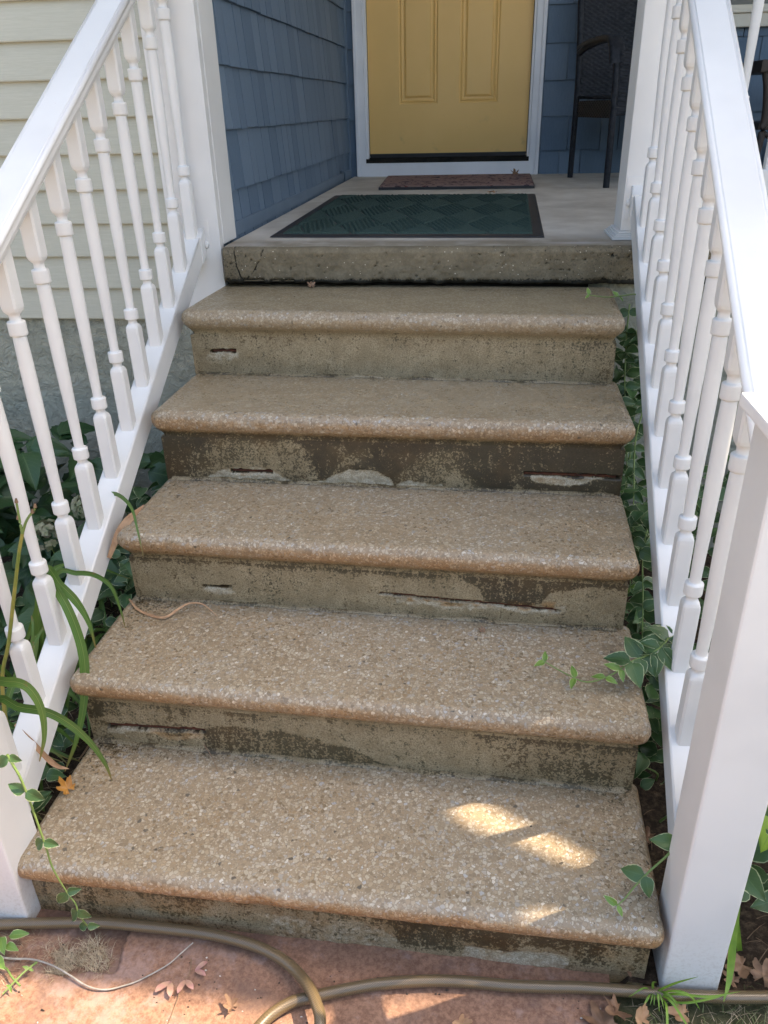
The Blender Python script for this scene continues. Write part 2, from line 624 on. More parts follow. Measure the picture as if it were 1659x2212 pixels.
def spline(pts, n):
    """Catmull-Rom through pts, n samples"""
    P = np.array(pts, float)
    if len(P) == 2:
        return P[0] + (P[1] - P[0]) * np.linspace(0, 1, n)[:, None]
    P = np.vstack([2 * P[0] - P[1], P, 2 * P[-1] - P[-2]])
    m = len(P) - 3
    T = np.linspace(0, m - 1e-9, n)
    i = T.astype(int)
    t = (T - i)[:, None]
    a, b, c, d = P[i], P[i + 1], P[i + 2], P[i + 3]
    return .5 * (2 * b + (c - a) * t + (2 * a - 5 * b + 4 * c - d) * t ** 2 + (3 * b - 3 * c + d - a) * t ** 3)


def frames(P):
    T = np.gradient(P, axis=0)
    T /= np.linalg.norm(T, axis=1)[:, None] + 1e-12
    up = np.array([0, 0, 1.0])
    N = np.cross(T, up)
    bad = np.linalg.norm(N, axis=1) < .05
    N[bad] = np.cross(T[bad], [1.0, 0, 0])
    N /= np.linalg.norm(N, axis=1)[:, None]
    B = np.cross(N, T)
    return T, N, B


def tube(name, pts, r, mat, parent=None, n=None, sides=10, r1=None, raw=False):
    n = n or max(8, len(pts) * 4)
    P = spline(pts, n)
    T, N, B = frames(P)
    R = np.linspace(r, r if r1 is None else r1, n)
    a = np.linspace(0, 2 * np.pi, sides, endpoint=False)
    V = P[:, None] + R[:, None, None] * (N[:, None] * np.cos(a)[None, :, None] + B[:, None] * np.sin(a)[None, :, None])
    V = V.reshape(-1, 3)
    iu = np.arange(n - 1)[:, None]
    iv = np.arange(sides)[None]
    Q = np.stack([iu * sides + iv, iu * sides + (iv + 1) % sides, (iu + 1) * sides + (iv + 1) % sides, (iu + 1) * sides + iv], -1).reshape(-1, 4)
    L = np.r_[0, np.cumsum(np.linalg.norm(np.diff(P, axis=0), axis=1))]
    uv = np.stack([np.tile(np.minimum(np.arange(sides), sides - np.arange(sides)) / sides * 2, n), np.repeat(L, sides)], -1)
    if raw:
        return V, Q
    return fastmesh(name, V, Q, mat, parent, True, uv=uv)


# value noise
def vnoise(x, y, seed=0):
    r = np.random.RandomState(seed).rand(256, 256)
    xi = np.floor(x).astype(int); yi = np.floor(y).astype(int)
    fx = x - xi; fy = y - yi
    fx = fx * fx * (3 - 2 * fx); fy = fy * fy * (3 - 2 * fy)
    g = lambda a, b: r[a & 255, b & 255]
    return (g(xi, yi) * (1 - fx) + g(xi + 1, yi) * fx) * (1 - fy) + (g(xi, yi + 1) * (1 - fx) + g(xi + 1, yi + 1) * fx) * fy


def fbm(x, y, s, o=4, seed=0):
    a = 0; amp = .5; tot = 0
    for k in range(o):
        a = a + amp * vnoise(x * s * 2 ** k + 7.3 * k, y * s * 2 ** k + 3.1 * k, seed + k)
        tot += amp; amp *= .5
    return a / tot


def ss(v, lo, hi):
    t = np.clip((v - lo) / (hi - lo + 1e-12), 0, 1)
    return t * t * (3 - 2 * t)


def band(v, a, b, soft):
    return ss(v, a - soft, a + soft) * (1 - ss(v, b - soft, b + soft))


GZ = -1.02      # ground at the foot of the steps
DY = 2.635      # plane of the door wall

# ------------------------------------------------------------------ GROUND
def ground():
    xs = np.r_[-120, -40, -12, -5, np.arange(-2, 3.01, .05), 5, 12, 40, 120]
    ys = np.r_[-120, -40, -12, -5, -3, np.arange(-2, .6, .05), 3, 12, 40, 120]
    X, Y = np.meshgrid(xs, ys, indexing='ij')
    Z = GZ - .016 + .012 * (fbm(X, Y, 6, 3, 5) - .5)
    bed = ss(Y, -1.56, -1.44)
    Z = Z - .01 * bed + .03 * bed * (fbm(X, Y, 9, 3, 9) - .4)
    Z = np.where(Y > .3, GZ - .3, Z)
    o = fastmesh('ground', np.stack([X, Y, Z], -1).reshape(-1, 3), gridfaces(len(xs), len(ys)), M['lawn'], None, True)
    tag(o, kind='structure')
    xs = np.arange(-2.6, 3.2, .03); ys = np.arange(-1.50, .10, .03)
    X, Y = np.meshgrid(xs, ys, indexing='ij')
    Z = GZ - .004 + .022 * (fbm(X, Y, 10, 3, 2) - .3)
    Z = np.where((Y < -1.43) & (X < 1.06), GZ - .05, Z)
    o = fastmesh('bed_soil', np.stack([X, Y, Z], -1).reshape(-1, 3), gridfaces(len(xs), len(ys)), M['soil'], None, True)
    tag(o, kind='structure')


ground()
tag(bbox('bounce_paving', -7, 9, -15, -2.62, GZ - .10, GZ - .002, simple('pale_bounce_concrete', (.50, .46, .39), (.60, .55, .47), 3, .85, 60, .3), None, 0), kind='structure')  # added unseen paving, bounces warm sunlight onto the fronts


def tree_screen():  # added unseen tree band: dims the low sky, returns warmer light
    n, m = 160, 14
    a = np.linspace(-1.15 * math.pi, .15 * math.pi, n)
    h = np.linspace(0, 1, m)
    A, H = np.meshgrid(a, h, indexing='ij')
    R_ = 19 + 3 * fbm(A * 9, H * 6, 1, 4, 50) - 2.5 * H ** 2
    Hh = (3.0 + 3.0 * fbm(A * 6, A * 0, 1, 3, 51)) * H
    V = np.stack([R_ * np.cos(A), R_ * np.sin(A), GZ - .05 + Hh], -1).reshape(-1, 3)
    tag(fastmesh('tree_screen', V, gridfaces(n, m), simple('screen_foliage', (.16, .19, .11), (.24, .26, .15), 1.5, .9, 3, 1, .2), None, True), 'added tree band out of view, screens the low sky', None, None, 'stuff')


tree_screen()


def path():
    xs = np.r_[-1.3, -.8, -.4, np.arange(-.14, 1.066, .004)]
    ys = np.r_[-4.2, -3, -2.4, -2.0, np.arange(-1.80, -1.452, .004)]
    X, Y = np.meshgrid(xs, ys, indexing='ij')
    Z = np.full_like(X, GZ) + .0025 * (fbm(X, Y, 60, 3, 4) - .5) + .004 * (fbm(X, Y, 8, 2, 8) - .5)
    # broken pocket at the left, half filled with straw
    n = .03 * (fbm(X, Y, 40, 3, 21) - .5)
    pit = band(X + n * 1.8, .05, .172, .003) * ss(Y + n * .6, -1.600 + .10 * np.clip(X, 0, .17), -1.594 + .10 * np.clip(X, 0, .17))
    Z -= .0105 * pit
    edge = .018 * (fbm(Y, Y * 0, 22, 3, 6) - .5)
    Xe = np.where(xs[:, None] > 1.0, 1.0 + (X - 1.0) * (1 + edge / .06), X)
    Z = np.where(xs[:, None] > 1.058, Z - .03, Z)
    mask = np.zeros(X.shape + (4,))
    mask[..., 0] = np.clip(.35 * pit + .28 * band(Y, -1.545, -1.4, .02) * ss(fbm(X, Y, 12, 3, 3), .3, .6), 0, 1)
    mask[..., 2] = np.clip(1 - np.hypot(X - .17, (Y + 1.59) * 1.3) / .22, 0, 1) + .35 * ss(fbm(X, Y, 5, 2, 9), .5, .7)
    mask[..., 3] = 1
    o = fastmesh('path', np.stack([Xe, Y, Z], -1).reshape(-1, 3), gridfaces(len(xs), len(ys)), M['path'], None, True, mask.reshape(-1, 4))
    tag(o, kind='structure')


path()


# ------------------------------------------------------------------ STEPS
FL = [(-.042, -.314), (-.036, -.625), (-.037, -.908), (-.048, -1.198), (-.045, -1.501)]
FR = [(1.153, -.36), (1.156, -.640), (1.140, -.942), (1.137, -1.233), (1.134, -1.519)]
ZM = [-.139, -.322, -.513, -.700, -.885]
ZT = [z + .022 for z in ZM]
stairs = thing('concrete_stairs', 'flight of five worn exposed aggregate concrete steps between two white railings', 'stairs', (.55, -.8, GZ))
SLAB_STEP_LABEL = ['top step of smooth brown concrete with one small rusty slot in its riser',
                   'second step from the top with black algae and pale flaked patches on its riser',
                   'middle step with long rusty slot and dark brown stain on its grey riser',
                   'second step from the bottom with speckled olive riser and long dark slot at left',
                   'bottom step with orange speckled riser behind the hose']


def slot(X, Z, x0, x1, z0, z1, hh, soft=.0018, seed=1):
    """recess along a line from (x0,z0) to (x1,z1), half height hh"""
    t = np.clip((X - x0) / (x1 - x0), 0, 1)
    zc = z0 + (z1 - z0) * t + .004 * (fbm(X, X * 0 + seed, 40, 3, seed) - .5)
    h = hh * (.6 + .8 * fbm(X, X * 0 + seed * 2.0, 60, 2, seed + 4))
    return (1 - ss(np.abs(Z - zc), h - soft * .5, h + soft)) * band(X, x0, x1, .002)


def build_step(i):
    fl = np.array(FL[i]); fr = np.array(FR[i])
    w = np.linalg.norm(fr - fl)
    ex = (fr - fl) / w
    ey = np.array([-ex[1], ex[0]])
    depth = .36 if i else .40
    zt = ZT[i]
    zb = (ZT[i + 1] - .004) if i < 4 else GZ - .02
    r = .024           # corner radius in plan, also nose radius
    # outline of the core rectangle (u along width, v depth) with normals
    pts = []; nrm = []
    def seg(a, b, step, n):
        L = np.linalg.norm(np.subtract(b, a)); k = max(2, int(L / step))
        for q in range(k + 1):
            pts.append(np.array(a) + (np.array(b) - np.array(a)) * q / k); nrm.append(n)
    def arc(c, a0, a1, k=5):
        for q in range(1, k):
            a = a0 + (a1 - a0) * q / k
            pts.append(np.array(c)); nrm.append((math.cos(a), math.sin(a)))
    seg((0 + r, depth - r), (0 + r, r), .012, (-1, 0))
    arc((r, r), math.pi, 1.5 * math.pi)
    seg((r, r), (w - r, r), .0027, (0, -1))
    arc((w - r, r), 1.5 * math.pi, 2 * math.pi)
    seg((w - r, r), (w - r, depth - r), .012, (1, 0))
    pts = np.array(pts); nrm = np.array(nrm)
    NP = len(pts)
    prof = []  # inset, z rel. top, kind (0 top,1 nose,2 riser)
    for d in [.045, .036, .028]:
        prof.append((d, 0.0, 0))
    for k in range(0, 7):
        a = math.pi / 2 - (math.pi / 2) * k / 6
        prof.append((r - r * math.cos(a), -r + r * math.sin(a), 1))
    prof += [(.0004, -.0285, 1), (.0018, -.0345, 1), (.0048, -.0405, 1), (.0092, -.0460, 1), (.0145, -.0510, 1), (.0198, -.0555, 1), (.0240, -.0600, 1), (.0268, -.0655, 1), (.0279, -.0715, 1)]
    hh = zt - zb
    for k in range(1, int((hh - .0715) / .0026) + 1):
        prof.append((.028, -.0715 - k * .0026, 2))
    prof.append((.028, -hh, 2))
    prof = np.array(prof)
    NQ = len(prof)
    d = prof[:, 0][None]
    # position
    hx = w / 2
    cu = pts[:, 0][:, None] - hx
    cv = pts[:, 1][:, None] - depth / 2
    lim_u = (hx - np.maximum(r, d))
    lim_v = (depth / 2 - np.maximum(r, d))
    lim_b = lim_v * 0 + depth / 2 - r
    core_u = np.clip(cu, -lim_u, lim_u)
    core_v = np.clip(cv, -lim_v, lim_b)
    rr = np.maximum(r - d, 0.0)
    U = core_u + nrm[:, 0][:, None] * rr + hx
    Vv = core_v + nrm[:, 1][:, None] * rr + depth / 2
    # side overhang is smaller than front overhang on the riser rows
    Z = zt + np.repeat(prof[:, 1][None], NP, 0)
    kind = np.repeat(prof[:, 2][None], NP, 0)
    front = np.repeat((nrm[:, 1] < -.5)[:, None], NQ, 1)
    A = U; S = -(Z - zt)        # along width, below tread top
    seed = 30 + i * 10
    # wobble of the cast shape and chipped nose
    arr = pts[:, 0][:, None] + pts[:, 1][:, None] + 0 * S
    wob = .0020 * (fbm(arr, S, 9, 3, seed) - .5) + .0014 * (fbm(arr, S, 45, 3, seed + 1) - .5)
    chip = ss(fbm(arr, S, 14, 3, seed + 2), .70, .82) * band(S, .012, .05, .01) * .0035
    chip = chip * (kind >= 1)
    corner = (1 - ss(np.minimum(U, w - U), .0, .05)) * front
    chip = chip + corner * .004 * ss(fbm(arr, S, 30, 2, seed + 3), .4, .7) * (kind == 1)
    outn = nrm
    off = np.where(kind >= 1, wob - chip, 0.0)
    Zw = np.where(kind == 1, wob * .5 * ss(S, 0, .006), 0)
    # ---- stains, painted nose shade and recesses on the riser (front rows only)
    fr_ = front & (kind == 2)
    Xw = fl[0] + A * ex[0]       # approx world x
    al = np.zeros_like(U); ru = np.zeros_like(U); pa = np.zeros_like(U); exq = np.zeros_like(U)
    n1 = fbm(Xw, Z, 12, 4, seed + 6); n2 = fbm(Xw, Z, 40, 4, seed + 7); n0 = fbm(Xw, Z, 4, 3, seed + 8)
    wx = Xw + .05 * (n1 - .5) + .02 * (n2 - .5); wz = Z + .03 * (n1 - .5) + .012 * (n2 - .5)
    rec = np.zeros_like(U)
    if i == 0:
        al += .10 * fr_ + .25 * ss(Xw, .85, 1.15) * fr_ + .18 * n1 * fr_
        rec += slot(Xw, Z, .039, .111, -.236, -.234, .0040, seed=3)
        pa += .75 * np.clip(1 - np.hypot((wx - .075) / .065, (wz + .248) / .028), 0, 1) * 1.5
        ru += .5 * np.clip(1 - np.hypot((wx - .08) / .06, (wz + .245) / .02), 0, 1)
    if i == 1:
        al += (.42 + .34 * ss(n1, .35, .65) + .25 * (1 - ss(Xw, .0, .09)) + .20 * ss(Xw, .75, 1.0)) * fr_
        al -= .38 * band(wx, .10, .36, .03) * fr_ * n1 * 1.2
        al -= .30 * band(wx, .70, .80, .03) * fr_ * ss(wz, -.44, -.47)
        rec += slot(Xw, Z, .164, .273, -.464, -.463, .0045, seed=5)
        rec += slot(Xw, Z, .898, 1.125, -.443, -.444, .0042, seed=6)
        top = np.interp(Xw, [.08, .13, .17, .27, .30, .34, .38, .42, .46, .50, .54, .57, .585, .60, .62, .66, .70, .71], [-.50, -.466, -.452, -.456, -.475, -.489, -.488, -.472, -.455, -.446, -.452, -.468, -.492, -.472, -.474, -.480, -.474, -.50])
        pa += (1 - ss(Z + .016 * (n2 - .5), top - .011, top + .008)) * fr_ * .95
        pa += .9 * band(wx, .905, 1.09, .02) * band(wz, -.474 + .02 * ss(Xw, .98, 1.1), -.448, .007) * fr_
        ru += .5 * band(wx, .905, 1.0, .02) * band(wz, -.475, -.455, .006) + .6 * band(wx, .17, .27, .02) * band(wz, -.478, -.465, .004)
        al = np.where(pa > .4, 0, al)
    if i == 2:
        al += (.16 + .30 * ss(wz, -.58, -.56) + .14 * n1) * fr_
        lo = np.interp(Xw, [.70, .745, .77, .80, .81, .90, .935, .95, 1.0, 1.07, 1.10], [-.562, -.562, -.575, -.595, -.628, -.634, -.622, -.594, -.583, -.556, -.55])
        st = ss(Z + .008 * (n2 - .5), lo - .0015, lo + .0015) * band(Xw, .72, 1.08, .006)
        al += .55 * st * fr_
        rec += slot(Xw, Z, .163, .230, -.636, -.633, .0035, seed=7)
        rec += slot(Xw, Z, .578, .975, -.623, -.640, .0026, seed=8)
        pa += .9 * np.clip(1.3 - np.hypot((wx - .20) / .045, (wz + .645) / .012), 0, 1) * fr_
        pa += .62 * band(wx, .60, .98, .02) * band(wz, -.652, -.636, .008) * fr_ + .25 * n0 * fr_
        ru += .85 * band(wx, .60, .98, .02) * band(wz, -.645, -.622, .005) * ss(n2, .35, .6)
    if i == 3:
        al += (.22 + .24 * ss(n1, .4, .7) + .16 * (1 - ss(S, .05, .075))) * fr_
        hi = np.interp(Xw, [.20, .26, .32, .42, .55, .64], [-.84, -.795, -.79, -.792, -.82, -.865])
        st = (1 - ss(Z + .010 * (n2 - .5), hi - .004, hi + .004)) * band(Xw, .235, .63, .01)
        al += .42 * st * fr_
        al += .35 * (1 - ss(wx, .03, .09)) * ss(wz, -.80, -.79) * fr_ + .22 * ss(wx, .80, .9) * fr_
        rec += slot(Xw, Z, .018, .238, -.822, -.811, .0062, seed=9)
        pa += .55 * band(wx, .03, .24, .015) * band(wz, -.838, -.824, .008) * fr_ + .30 * (1 - st) * ss(n0, .35, .6) * fr_
        ru += .8 * band(wx, .10, .235, .02) * band(wz, -.838, -.818, .005) + .35 * band(wx, .24, .6, .02) * st
    if i == 4:
        al += (.25 + .20 * ss(n1, .4, .7)) * fr_
        st = ss(Xw + .012 * (n2 - .5), .668, .676) * ss(wz, -1.02, -1.0)
        al += .45 * st * (1 - .6 * band(wx, .78, .98, .03) * (1 - ss(wz, -.98, -.965))) * fr_
        al -= .3 * ss(wx, 1.0, 1.05) * fr_
        pa += .75 * band(wx, .79, .97, .02) * band(wz, -1.03, -.985, .006) * fr_ + .5 * band(wx, .42, .68, .03) * band(wz, -1.03, -.955, .01) * fr_
        ru += (.5 * ss(n1, .35, .6)) * fr_
    al = al * (1.20 if i == 1 else 1.0) + ((.12 if i == 1 else .0) + [.20, .35, .30, .30, .30][i] * (1 - ss(S, .068, .095)) * (.4 + n1)) * fr_  # last term paints shade under the nose into the algae mask
    al = np.where((pa > .5) & fr_ , al * .3, al)
    rec = np.clip(rec, 0, 1) * fr_
    rough_rec = .0035 * np.clip(pa, 0, 1) * fr_ * ss(n2, .3, .6)
    off = off - .020 * rec - rough_rec
    al = np.where(rec > .3, 1.0, al)
    ru = np.where(rec > .3, .4, ru)
    pa = np.where(rec > .3, 0, pa)
    # nose: orange band along the lower half of the roll, shade painted into the cove
    nose = (kind == 1)
    rustamt = [.20, .62, .75, .75, .9][i]
    ru += nose * rustamt * band(S, .012, .060, .010) * (.5 + n0)
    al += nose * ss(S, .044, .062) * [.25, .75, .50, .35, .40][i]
    pa += nose * band(S, .004, .030, .004) * [0, 0, 0, .42, .45][i] * ss(fbm(Xw, Z * 0, 5, 2, seed + 9), .5, .7)
    # exposure of aggregate
    exq += np.where(kind == 0, .9 if i == 2 else 1.0, 0) + nose * (1 - ss(S, .040, .058))
    if i == 0:
        exq *= np.where(kind == 0, .25, .75)
    if i == 1:
        exq *= np.where(kind == 0, .62, 1.0)
    sides = (~front) & (kind == 2)
    al += sides * .35
    # ---- tread dirt
    def tread(U, Vv, tp, nose):
        n0 = fbm(fl[0] + U, Vv, 4, 3, seed + 8)
        nt = fbm(U, Vv, 9, 4, seed + 12)
        back = ss(Vv, .24, .335)
        al = tp * (.30 * back * (.4 + n0))
        al = al + tp * (.42 * np.clip(1 - np.hypot(U / .22, (Vv - .30) / .16), 0, 1) * (.3 + nt)) * [0, .3, .5, 1.25, 1.0][i]
        al = al + (tp | nose) * (.50 * ss(U, w - .20, w) * nt) * [.5, .9, .9, .7, .9][i]
        al = al + (tp | nose) * (.40 * (1 - ss(U, 0, .10)) * nt) * [.6, .6, .5, .8, 1.0][i]
        pa = tp * band(Vv, .26, .40, .012) * .42 * ss(fbm(U, Vv, 16, 3, seed + 14), .42, .62) * [0, 0, .2, .9, 1.0][i]
        return al, pa
    tp = (kind == 0)
    a_, p_ = tread(U, Vv, tp, nose)
    al += a_; pa += p_
    U2 = U + nrm[:, 0][:, None] * off
    V2 = Vv + nrm[:, 1][:, None] * off
    # the riser does not sit exactly where the nose is; small inset on the sides
    U2 = np.where(kind == 2, w / 2 + (U2 - w / 2) * ((w - .032) / (w - .056)), U2)
    P = fl[None, None] + U2[..., None] * ex + V2[..., None] * ey
    V = np.concatenate([P, (Z + Zw)[..., None]], -1).reshape(-1, 3)
    mask = np.stack([np.clip(al, 0, np.where(rec > .3, 1, .95 if i == 1 else .78)), np.clip(ru, 0, 1), np.clip(pa, 0, 1), np.clip(exq, 0, 1)], -1).reshape(-1, 4)
    Q = gridfaces(NP, NQ)[:, ::-1]
    gu = np.linspace(.045, w - .045, 260); gv = np.linspace(.045, depth - r, 80)
    GU, GV = np.meshgrid(gu, gv, indexing='ij')
    one = np.ones_like(GU, dtype=bool)
    a_, p_ = tread(GU, GV, one, ~one)
    PG = fl[None, None] + GU[..., None] * ex + GV[..., None] * ey
    VG = np.concatenate([PG, np.full_like(GU, zt)[..., None]], -1).reshape(-1, 3)
    e_ = np.full_like(GU, [.25, .62, .9, 1.0, 1.0][i])
    mg = np.stack([np.clip(a_, 0, 1), GU * 0, np.clip(p_, 0, 1), e_], -1).reshape(-1, 4)
    Q = np.concatenate([Q, gridfaces(260, 80) + len(V)])
    V = np.concatenate([V, VG]); mask = np.concatenate([mask, mg])
    # flat strip filling the middle of the tread between the innermost rings (thin line)
    o = fastmesh('step', V, Q, M['concrete'], stairs, True, mask)
    o['label'] = SLAB_STEP_LABEL[i]
    # rear face of the tread closes onto the core
    return w, ex, ey, fl


info = [build_step(i) for i in range(5)]
# rusted reinforcing bars inside the open slots
for (x0, z0, x1, z1, yy, i) in [(.035, -.237, .113, -.235, -.325, 0), (.160, -.465, .277, -.464, -.598, 1), (.895, -.445, 1.128, -.446, -.605, 1),
                                (.575, -.624, .978, -.641, -.905, 2), (.014, -.824, .240, -.813, -1.188, 3)]:
    f = info[i]
    y_of = lambda x: f[3][1] + (x - f[3][0]) * f[1][1] / f[1][0] + .028 + .012
    tube('rebar', [(x0, y_of(x0), z0), ((x0 + x1) / 2, y_of((x0 + x1) / 2), (z0 + z1) / 2), (x1, y_of(x1), z1)], .0042, M['rustbar'], stairs, 12, 8)

# mortar joints at the back of the treads (ragged strips, dark and pale)
def joint(i):
    w, ex, ey, fl = info[i - 1]
    zt = ZT[i]
    n = 300
    u = np.linspace(.03, w - .03, n)
    pr = [(-.0105, 0), (-.008, .004), (-.003, .006), (.004, .007)]
    V = []
    for k, (dy, dz) in enumerate(pr):
        wob = .006 * (fbm(u, u * 0 + k * .3, 30, 3, 80 + i) - .5)
        v = .028 + dy + wob * (k < 3)
        h = dz * (.1 + 1.3 * fbm(u, u * 0 + 2, 18, 3, 90 + i))
        p = fl[None] + u[:, None] * ex + v[:, None] * ey
        V.append(np.c_[p, zt + .0008 + h])
    V = np.stack(V, 1)
    m = np.zeros((n, 4, 4)); m[..., 0] = (.30 + .3 * ss(fbm(u, u * 0, 20, 3, 70 + i), .35, .6))[:, None]
    m[..., 2] = .22
    fastmesh('mortar_joint', V.reshape(-1, 3), gridfaces(n, 4), M['concrete'], stairs, True, m.reshape(-1, 4))


for i in range(1, 5):
    joint(i)

# ------------------------------------------------------------------ PORCH SLAB
def porch():
    th = .104
    xs = np.r_[np.arange(0.0, .16, .0012), np.arange(.16, 1.30, .004), np.arange(1.32, 5.2, .15)]
    # profile: top back -> front edge -> face -> bottom
    pr = [(2.70, 0), (2.3, 0), (1.9, 0), (1.5, 0), (1.1, 0), (.7, 0), (.4, 0), (.25, 0), (.15, 0), (.10, 0), (.07, 0), (.05, 0), (.035, 0), (.024, -.0005), (.014, -.002), (.006, -.006), (.0015, -.012)]
    k0 = len(pr)
    for z in np.arange(-.016, -th + .001, -.0030):
        pr.append((0.0, z))
    pr += [(.004, -th), (.02, -th - .001), (.3, -th - .001)]
    pr = np.array(pr)
    X = np.repeat(xs[:, None], len(pr), 1)
    Y = np.repeat(pr[:, 0][None], len(xs), 0).copy()
    Z = np.repeat(pr[:, 1][None], len(xs), 0).copy() + .0018 * np.maximum(Y, 0)
    face = np.repeat(((pr[:, 0] < .03) & (pr[:, 1] > -.11))[None], len(xs), 0)
    n1 = fbm(X, Z, 14, 4, 201); n2 = fbm(X, Z, 60, 3, 202); n3 = fbm(X, Y, 120, 2, 203)
    low = ss(-Z, .085, .104)
    Y += face * (.006 * (n1 - .5) + .005 * (n2 - .5) + low * .014 * ss(fbm(X, X * 0, 30, 3, 204), .4, .7))
    Z -= face * .004 * (fbm(X, Z * 0, 25, 3, 205) - .5) * (Z > -.03) + low * .010 * (fbm(X, X * 0, 26, 3, 206) - .5)
    pits = ss(fbm(X, Z, 110, 2, 207), .80, .86) * face
    Y += pits * .006
    def crack(pts, wd):
        d = np.full(X.shape, 1.)
        P = np.array(pts)
        for a, b in zip(P[:-1], P[1:]):
            ab = b - a
            t = np.clip(((X - a[0]) * ab[0] + (Z - a[1]) * ab[1]) / (ab @ ab), 0, 1)
            jig = .009 * (n2 - .5)
            d = np.minimum(d, np.hypot(X - a[0] - ab[0] * t + jig, Z - a[1] - ab[1] * t))
        return 1 - ss(d, wd, wd + .0011)
    cr = np.maximum(crack([(.035, .0), (.036, -.02), (.040, -.04), (.041, -.058), (.046, -.075), (.053, -.092)], .0006),
                    crack([(.127, -.003), (.122, -.02), (.110, -.042), (.098, -.06), (.083, -.078), (.068, -.092)], .0002)) * face
    Y += cr * .012
    mask = np.zeros(X.shape + (4,))
    mask[..., 3] = np.where(face, 1.0, np.clip(1 - Y / .035, 0, 1) * .9)
    mask[..., 1] = (~face) * (1 - ss(Y + .03 * (fbm(X, Y, 9, 3, 208) - .5), .11, .20))
    mask[..., 0] = np.clip(.28 * face + low * .5 * face + cr * 1.0 + pits * .2 + .08 * ss(X, .7, 1.2) * face + .10 * (1 - ss(X, 0, .15)) * face, 0, 1)
    mask[..., 2] = np.clip(1.2 - np.hypot((X - 1.06) / .10, (Y - .07) / .03), 0, 1) + np.clip(1.1 - np.hypot((X - .07) / .08, (Y - .07) / .05), 0, 1) * .6
    mask[..., 2] *= (~face)
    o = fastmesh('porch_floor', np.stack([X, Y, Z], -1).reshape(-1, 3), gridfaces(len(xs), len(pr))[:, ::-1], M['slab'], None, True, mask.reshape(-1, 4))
    tag(o, kind='structure')
    # end cap at x=0
    V = [(0, y, z) for y, z in pr] + [(0, 2.7, -.1), ]
    o = bbox('porch_floor_end', .002, .30, .010, 2.6, -.100, -.004, M['slab'], o, 0)
    return


porch()
o = bbox('dark_gap', -.005, 1.21, .05, .40, -.60, -.104, M['dark'], None, 0)  # near-black box painting the shade in the gap under the slab
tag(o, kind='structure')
o.name = 'gap_shade_box'
tag(bbox('porch_foundation', 1.10, 5.2, .045, .30, -1.3, -.108, M['stucco'], None, 0), 'pale green stucco foundation wall under the porch to the right of the steps', 'foundation')

# ------------------------------------------------------------------ LEFT CREAM WALL
cw = thing('siding_wall', 'cream clapboard wall with stucco base and wide corner trim left of the steps', 'wall', (-.6, .05, GZ))
EXPO = .0975


def wedge(name, x0, x1, z0, z1, yface, out, mat, parent):
    """clapboard: thick at the bottom, thin on top"""
    v = []
    for x in (x0, x1):
        v += [(x, yface + .004, z0), (x, yface - out, z0 + .0005), (x, yface - out - .0012, z0 + .004), (x, yface - .001, z1), (x, yface + .004, z1)]
    f = [(0, 1, 6, 5), (1, 2, 7, 6), (2, 3, 8, 7), (3, 4, 9, 8), (0, 4, 3, 2, 1), (5, 6, 7, 8, 9)]
    return mesh(name, v, f, mat, parent)


for k in range(-0, 16):
    z0 = -.227 + EXPO * k
    wedge('siding_board', -6.0, -.1705, z0, z0 + EXPO + .002, .047, .0125, M['siding'], cw)
bbox('upper_siding', -6.0, -.1705, .040, .3, -.227 + EXPO * 16, 2.95, M['siding'], cw, 0)
bbox('wall_core', -6.0, -.20, .055, .31, -1.3, 2.95, M['siding'], cw, 0)
bbox('corner_board', -.170, -.012, .028, .060, -.205, 2.95, M['vinyl'], cw, .002)
bbox('foundation', -6.0, -.040, .048, .054, -1.3, -.222, M['stucco'], cw, 0)
bbox('foundation_return', -.16, -.044, .0545, .30, -1.3, -.21, M['stucco'], cw, 0)

# ------------------------------------------------------------------ BLUE SHINGLE WALLS
random.seed(3)
unit = None


def shingle_mesh(name, wdt, hgt):
    """a painted wood shingle, 1 wide (x) facing -y, butt 11 mm thick"""
    b = .0145
    v = [(-wdt / 2, 0, 0), (wdt / 2, 0, 0), (wdt / 2, -b, 0), (-wdt / 2, -b, 0), (-wdt / 2, -b, .003), (wdt / 2, -b, .003),
         (wdt / 2, -.003, hgt), (-wdt / 2, -.003, hgt), (wdt / 2, 0, hgt), (-wdt / 2, 0, hgt)]
    f = [(0, 1, 2, 3), (3, 2, 5, 4), (4, 5, 6, 7), (7, 6, 8, 9), (1, 8, 6, 5, 2), (0, 3, 4, 7, 9)]
    me = bpy.data.meshes.new(name)
    me.from_pydata(v, [], f)
    me.materials.append(M['shingle'])
    return me


SH = {}


def put_shingle(parent, pos, wdt, hgt, rz):
    key = (round(wdt, 2), round(hgt, 3))
    if key not in SH:
        SH[key] = shingle_mesh('shingle', key[0] - .0060, key[1])
    o = bpy.data.objects.new('shingle', SH[key])
    COL.objects.link(o)
    o.parent = parent
    o.location = Vector(pos) - Vector(parent.location)
    o.rotation_euler = (random.uniform(-.006, .006), random.uniform(-.004, .004), rz + random.uniform(-.004, .004))
    return o


